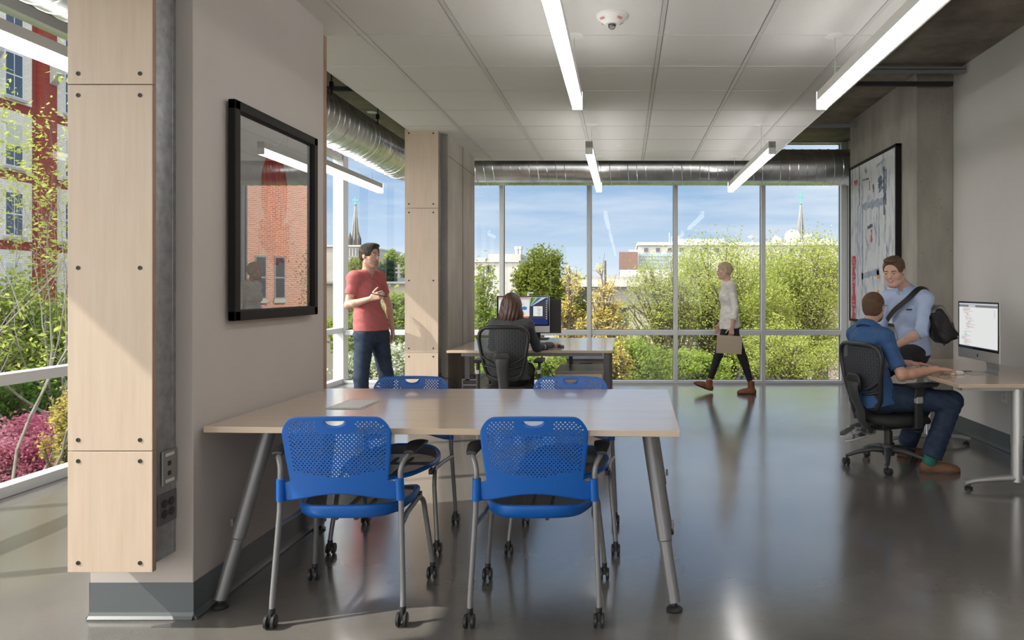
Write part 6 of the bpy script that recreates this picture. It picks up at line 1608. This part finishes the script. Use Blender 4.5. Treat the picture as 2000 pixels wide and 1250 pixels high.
# ---------------- seated woman at the far desk
J = dict(pelvis=(-1.08, 6.66, .56), chest=(-1.08, 6.73, .90), neck=(-1.08, 6.76, 1.085), head=(-1.082, 6.80, 1.210), shR=(-.925, 6.76, 1.02), shL=(-1.235, 6.76, 1.02), hs=.95,
         elR=(-.855, 6.93, .795), wrR=(-.725, 7.24, .795), elL=(-1.30, 6.98, .80), wrL=(-1.19, 7.30, .795), hipR=(-.99, 6.68, .55), hipL=(-1.17, 6.68, .55),
         knR=(-.97, 7.10, .56), knL=(-1.19, 7.10, .56), anR=(-.98, 7.16, .10), anL=(-1.18, 7.16, .10), toR=(-.97, 7.30, .02), toL=(-1.19, 7.30, .02))
base = (-1.08, 6.7, 0)
t, J, L, Rm, sc = person('woman with long brown hair in a grey top sitting with her back to the viewer', base, J, (0.02, 1, -.08), skin, 'sweater', 'trousers', None, hair_long,
    dict(R=dict(d=(.30, .95, .04), n=(0, 0, -1), side=(-.9, .3, 0), sc=.92, curl=(10, 18, 14)), L=dict(d=(.1, 1, .04), n=(0, 0, -1), side=(.9, 0, 0), sc=.92, curl=(10, 18, 14))),
    fem=True, topmat=greytop, botmat=blackjean, sleeve=1.88, hem=(V3(-1.08, 6.7, .52), (0, 0, -1)), legs_r=(.08, .055, .05, .036), arm=.88)
s = SDF(); s.ell(L(0, -.012, .036), V3(.090, .108, .096)*sc, Rm, .01); s.ell(L(0, -.030, -.045), V3(.112, .092, .11)*sc, Rm, .05); s.ell(L(0, -.035, -.125), V3(.124, .080, .09)*sc, Rm, .05)
s.sub(L(0, .115, -.04), V3(.070, .105, .12)*sc, Rm, .01); s.halfsub(L(0, 0, -.185), (0, 0, -1))
sdfpart('hair', s, .0045, hair_long, t, base, lambda X, Y, Z: .0028*np.sin(X*170+3*np.sin(Z*14))*np.clip((1.33-Z)*5, 0, 1)+.0015*np.sin(X*420+Y*300))
for q, x in (('R', -.98), ('L', -1.18)): shoe(t, V3(x, 7.12, .0), V3(x, 7.36, .0), m=black_soft, w=.038, off=base)

# ---------------- seated man in the blue polo
J = dict(pelvis=(1.93, 5.44, .545), chest=(1.875, 5.46, .895), neck=(1.895, 5.475, 1.085), head=(1.945, 5.51, 1.225), shR=(1.955, 5.30, 1.005), shL=(1.855, 5.66, 1.005), hs=1.0,
         elR=(2.035, 5.175, .735), wrR=(2.305, 5.225, .775), elL=(2.04, 5.73, .765), wrL=(2.285, 5.64, .775), hipR=(1.97, 5.37, .535), hipL=(1.95, 5.54, .535),
         knR=(2.44, 5.255, .535), knL=(2.38, 5.58, .53), anR=(2.29, 5.28, .11), anL=(2.30, 5.75, .11), toR=(2.42, 5.19, .03), toL=(2.44, 5.72, .03))
base = (1.95, 5.45, 0)
t, J, L, Rm, sc = person('man in a blue polo shirt and jeans sitting at the right desk, head turned away', base, J, (.62, .78, .06), skin, 'polo_shirt', 'jeans', None, hair_brown,
    dict(R=dict(d=(.98, .03, -.02), n=(0, 0, -1), side=(-.05, 1, 0), curl=(8, 18, 14)), L=dict(d=(.95, -.25, -.02), n=(0, 0, -1), side=(-.2, -1, 0), curl=(8, 16, 14))),
    topmat=polo, botmat=denim, sleeve=.82, hem=(V3(1.95, 5.45, .50), (.25, 0, -1)), legs_r=(.092, .062, .058, .042), jeans=(.012, .018, .034), cuffz=.98)
hairmesh(t, L, Rm, sc, mat('hair_cropped', (.085, .045, .025), .8, var=(.12, .068, .04), scale=30), base, thick=.005, disp=.0006, backlow=-.07)
s = SDF().ell(L(0, .020, -.062), V3(.0645, .0735, .052)*sc, Rm).ell(L(0, .058, -.094), V3(.036, .028, .025)*sc, Rm, .035).sub(L(0, .085, -.030), V3(.060, .055, .030)*sc, Rm, .01); sdfpart('beard', s, .004, beard_m, t, base)
s = SDF(); n_ = J['neck']; u_ = nrm_(J['head']-n_)
s.cap(n_+V3(-.020, -.020, .0), n_+V3(-.02, .02, .0), .068, .068, .02, [(n_+u_*.030, u_), (n_-u_*.025, -u_)]).cap(n_+V3(.03, -.03, -.01), n_+V3(.045, .0, -.015), .055, .055, .03, [(n_+u_*.018, u_), (n_-u_*.035, -u_)]).sub(n_+u_*.045+V3(.01, 0, 0), (.066, .066, .05), None, .004)
sdfpart('collar', s, .005, polo, t, base)
gl = thing('eyeglasses', 'thin wire glasses on the seated man\'s face', 'glasses', tuple(J['head']))
r_, f_, u_ = Rm[:, 0], Rm[:, 1], Rm[:, 2]
for q in (-1, 1):
    MB().tube([tuple(L(q*.034+.020*math.cos(a), .104, .004+.016*math.sin(a))) for a in [2*PI*k/16 for k in range(16)]], .0014, 5, closed=True).build('lens_rim', black_pl, gl, world=True)
    MB().tube([tuple(L(q*.055, .104, .008)), tuple(L(q*.082, .085, .010)), tuple(L(q*.084, .0, .012))], .0014, 5).build('temple', black_pl, gl, world=True)
MB().tube([tuple(L(-.014, .106, .008)), tuple(L(.014, .106, .008))], .0014, 5).build('bridge', black_pl, gl, world=True)
for hx, d_ in (((2.215, 5.295, 0), (1, -.10, 0)), ((2.235, 5.775, 0), (.95, -.1, 0))):
    hv = V3(*hx); shoe(t, hv, hv+nrm_(d_)*.285, m=brownshoe, w=.048, h=.07, off=base, sole=mat('sole_brown', (.09, .05, .03), .7))
for an, kn in ((J['anR'], J['knR']), (J['anL'], J['knL'])):
    d_ = nrm_(kn-an); s = SDF().cap(an-d_*.03, an+d_*.07, .048, .050, .01); sdfpart('sock', s, .005, sock_m, t, base)

# ---------------- man in the light blue shirt perched on the desk corner
J = dict(pelvis=(2.47, 6.02, .845), chest=(2.42, 5.97, 1.155), neck=(2.365, 5.94, 1.375), head=(2.245, 5.88, 1.515), shR=(2.275, 6.10, 1.285), shL=(2.47, 5.80, 1.285), hs=1.05,
         elL=(2.395, 5.70, 1.02), wrL=(2.185, 5.74, .895), elR=(2.235, 6.15, 1.02), wrR=(2.17, 5.93, .91), hipL=(2.42, 5.92, .835), hipR=(2.46, 6.12, .835),
         knR=(1.95, 6.10, .715), anR=(2.03, 6.03, .275), knL=(2.08, 5.86, .66), anL=(2.06, 5.98, .24), toR=(1.88, 6.0, .16), toL=(1.92, 5.94, .13))
base = (2.47, 6.02, 0)
t, J, L, Rm, sc = person('man in a light blue shirt perched on the right desk with a messenger bag', base, J, (-.62, -.72, -.30), skin2, 'button_shirt', 'jeans', None, hair_brown,
    dict(L=dict(d=(-.8, .25, -.45), n=(-.1, .4, -.8), side=(.0, .8, .3), curl=(20, 30, 20)), R=dict(d=(-.3, -.75, -.5), n=(0, .3, -.9), side=(-.6, -.2, .3), curl=(20, 30, 20))),
    topmat=oxford, botmat=blackjean, sleeve=1.12, hem=(V3(2.47, 6.0, .79), (.25, -.1, -1)), smile=True, legs_r=(.088, .060, .056, .040), cuffz=1.0, arm=.94)
hairmesh(t, L, Rm, sc, hair_brown, base, thick=.006, backlow=-.045, disp=.0012, hl=.008, extra=lambda s: s.ell(L(0, .040, .104), V3(.058, .045, .020)*sc, Rm, .02))
n_ = J['neck']; u_ = nrm_(V3(-.2, -.15, 1)); f_ = nrm_(V3(-.8, -.6, -.1)); 
s = SDF().cap(n_-f_*.012-u_*.01, n_+f_*.012-u_*.014, .071, .071, .02, [(n_+u_*.034-f_*.0, nrm_(u_+f_*-.55)), (n_-u_*.045, -u_)]).sub(n_+u_*.05+f_*.012, (.060, .060, .075), None, .004).sub(n_+f_*.085-u_*.005, (.022, .05, .06), np.stack([nrm_(np.cross(f_, (0, 0, 1))), f_, u_], 1), .004)
sdfpart('collar', s, .004, oxford, t, base)
for q in (-1, 1):
    sd_ = nrm_(np.cross(f_, (0, 0, 1)))*q
    s = SDF().cap(n_+f_*.045+sd_*.012-u_*.03, n_-f_*.01+sd_*.052+u_*.012, .017, .017, .01, flat=(nrm_(f_*.5+sd_), 1.8)).cap(n_-f_*.01+sd_*.052+u_*.012, n_-f_*.055+sd_*.01+u_*.022, .017, .017, .01); sdfpart('collar', s, .004, oxford, t, base)
up_ = nrm_(J['neck']-J['pelvis']); fb = fwd(J)
for k in range(6):
    c_ = J['chest']+up_*(.14-.065*k)+fb*(.126-.012*max(0, k-1)-.004*k); s = SDF().ell(c_, (.006, .006, .006)); sdfpart('button', s, .003, mat('button_white', (.7, .7, .68), .4), t, base)
shoe(t, V3(2.115, 6.045, .175), V3(1.845, 6.0, .115), up=(-.2, 0, 1), m=sneaker, w=.045, h=.075, off=base, sole=mat('sole_light', (.6, .6, .6), .5), name='sneaker')
shoe(t, V3(2.13, 5.99, .15), V3(1.87, 5.95, .085), up=(-.2, 0, 1), m=sneaker, w=.045, h=.075, off=base, sole=MATS['sole_light'], name='sneaker')
# messenger bag on his back
bg_ = thing('messenger_bag', 'black messenger bag with a grey flap slung behind the man in the light blue shirt', 'bag', (2.68, 5.97, .95))
bagm = mat('bag_black', (.010, .010, .011), .6, bump=.3, bscale=30); bagg = mat('bag_grey', (.20, .195, .175), .6)
bc = V3(2.635, 5.95, 1.075); bn = nrm_(V3(.86, -.12, .42)); br_ = nrm_(np.cross(bn, (0, 0, 1))); bu = np.cross(br_, bn); Rb = np.stack([br_, bn, bu], 1)
s = SDF().box(bc-bu*.01, (.165, .070, .145), Rb, .03).box(bc-bu*.07+bn*.035, (.13, .055, .075), Rb, .03).box(bc-bu*.04-br_*.155, (.03, .05, .07), Rb, .02); sdfpart('bag_body', s, .006, bagm, bg_, tuple(bg_.location), lambda X, Y, Z: .005*np.sin(X*60+Z*40)*np.sin(Z*50+Y*35))
s = SDF().box(bc+bu*.050+bn*.012, (.155, .072, .100), Rb, .02, [(bc-bu*.02, -bu)]); sdfpart('flap', s, .006, bagg, bg_, tuple(bg_.location), lambda X, Y, Z: .003*np.sin(X*70+Z*50))
def ribbon(pts, w, th, nrmf):
    P_ = [Vector(p) for p in pts]; out = []
    for i in range(len(P_)-1):
        p0 = P_[max(i-1, 0)]; p1 = P_[i]; p2 = P_[i+1]; p3 = P_[min(i+2, len(P_)-1)]
        for k in range(6):
            q = k/6; out.append(.5*((2*p1)+(-p0+p2)*q+(2*p0-5*p1+4*p2-p3)*q*q+(-p0+3*p1-3*p2+p3)*q**3))
    out.append(P_[-1]); b = MB(); vs_ = []
    for i, p in enumerate(out):
        tg = (out[min(i+1, len(out)-1)]-out[max(i-1, 0)]).normalized(); nn = (p-Vector(nrmf)).normalized(); sd_ = tg.cross(nn).normalized(); nn = sd_.cross(tg)
        vs_ += [p+sd_*w+nn*th, p-sd_*w+nn*th, p-sd_*w-nn*th, p+sd_*w-nn*th]
    n = len(out); b.add(vs_, [(4*i+k, 4*i+(k+1) % 4, 4*i+4+(k+1) % 4, 4*i+4+k) for i in range(n-1) for k in range(4)]+[(3, 2, 1, 0), (4*n-4, 4*n-3, 4*n-2, 4*n-1)]); return b
sp = [J['chest']+V3(-.19, .02, -.05), J['chest']+V3(-.165, -.06, .03), J['chest']+V3(-.09, -.16, .13), J['shL']+V3(-.045, .01, .085), J['shL']+V3(.045, .045, .075), J['shL']+V3(.105, .09, .0), bc+bu*.15+V3(-.02, -.02, 0)]
ribbon([tuple(p) for p in sp], .022, .003, tuple(J['chest']+V3(0, 0, .02))).build('strap', bagm, bg_, world=True, smooth=50)
MB().tube([tuple(bc-bu*.13+bn*.07), tuple(bc-bu*.19+bn*.10), tuple(bc-bu*.24+bn*.085)], .009, 6, flat=.4).build('strap_end', bagm, bg_, world=True, smooth=50)
MB().tube([tuple(bc-bu*.15-br_*.10), tuple(bc-bu*.21-br_*.11)], .009, 6, flat=.4).build('strap_end', bagm, bg_, world=True, smooth=50)
pk = J['chest']+nrm_(J['shL']-J['shR'])*.085+fb*.118+up_*.075
tag(MB().tube([tuple(pk-nrm_(J['shL']-J['shR'])*.028+fb*.008), tuple(pk+nrm_(J['shL']-J['shR'])*.020+fb*.002)], .0055, 8).build('pocket_pen', black_pl, None), 'black pen clipped at the shirt pocket of the perched man', 'pen')
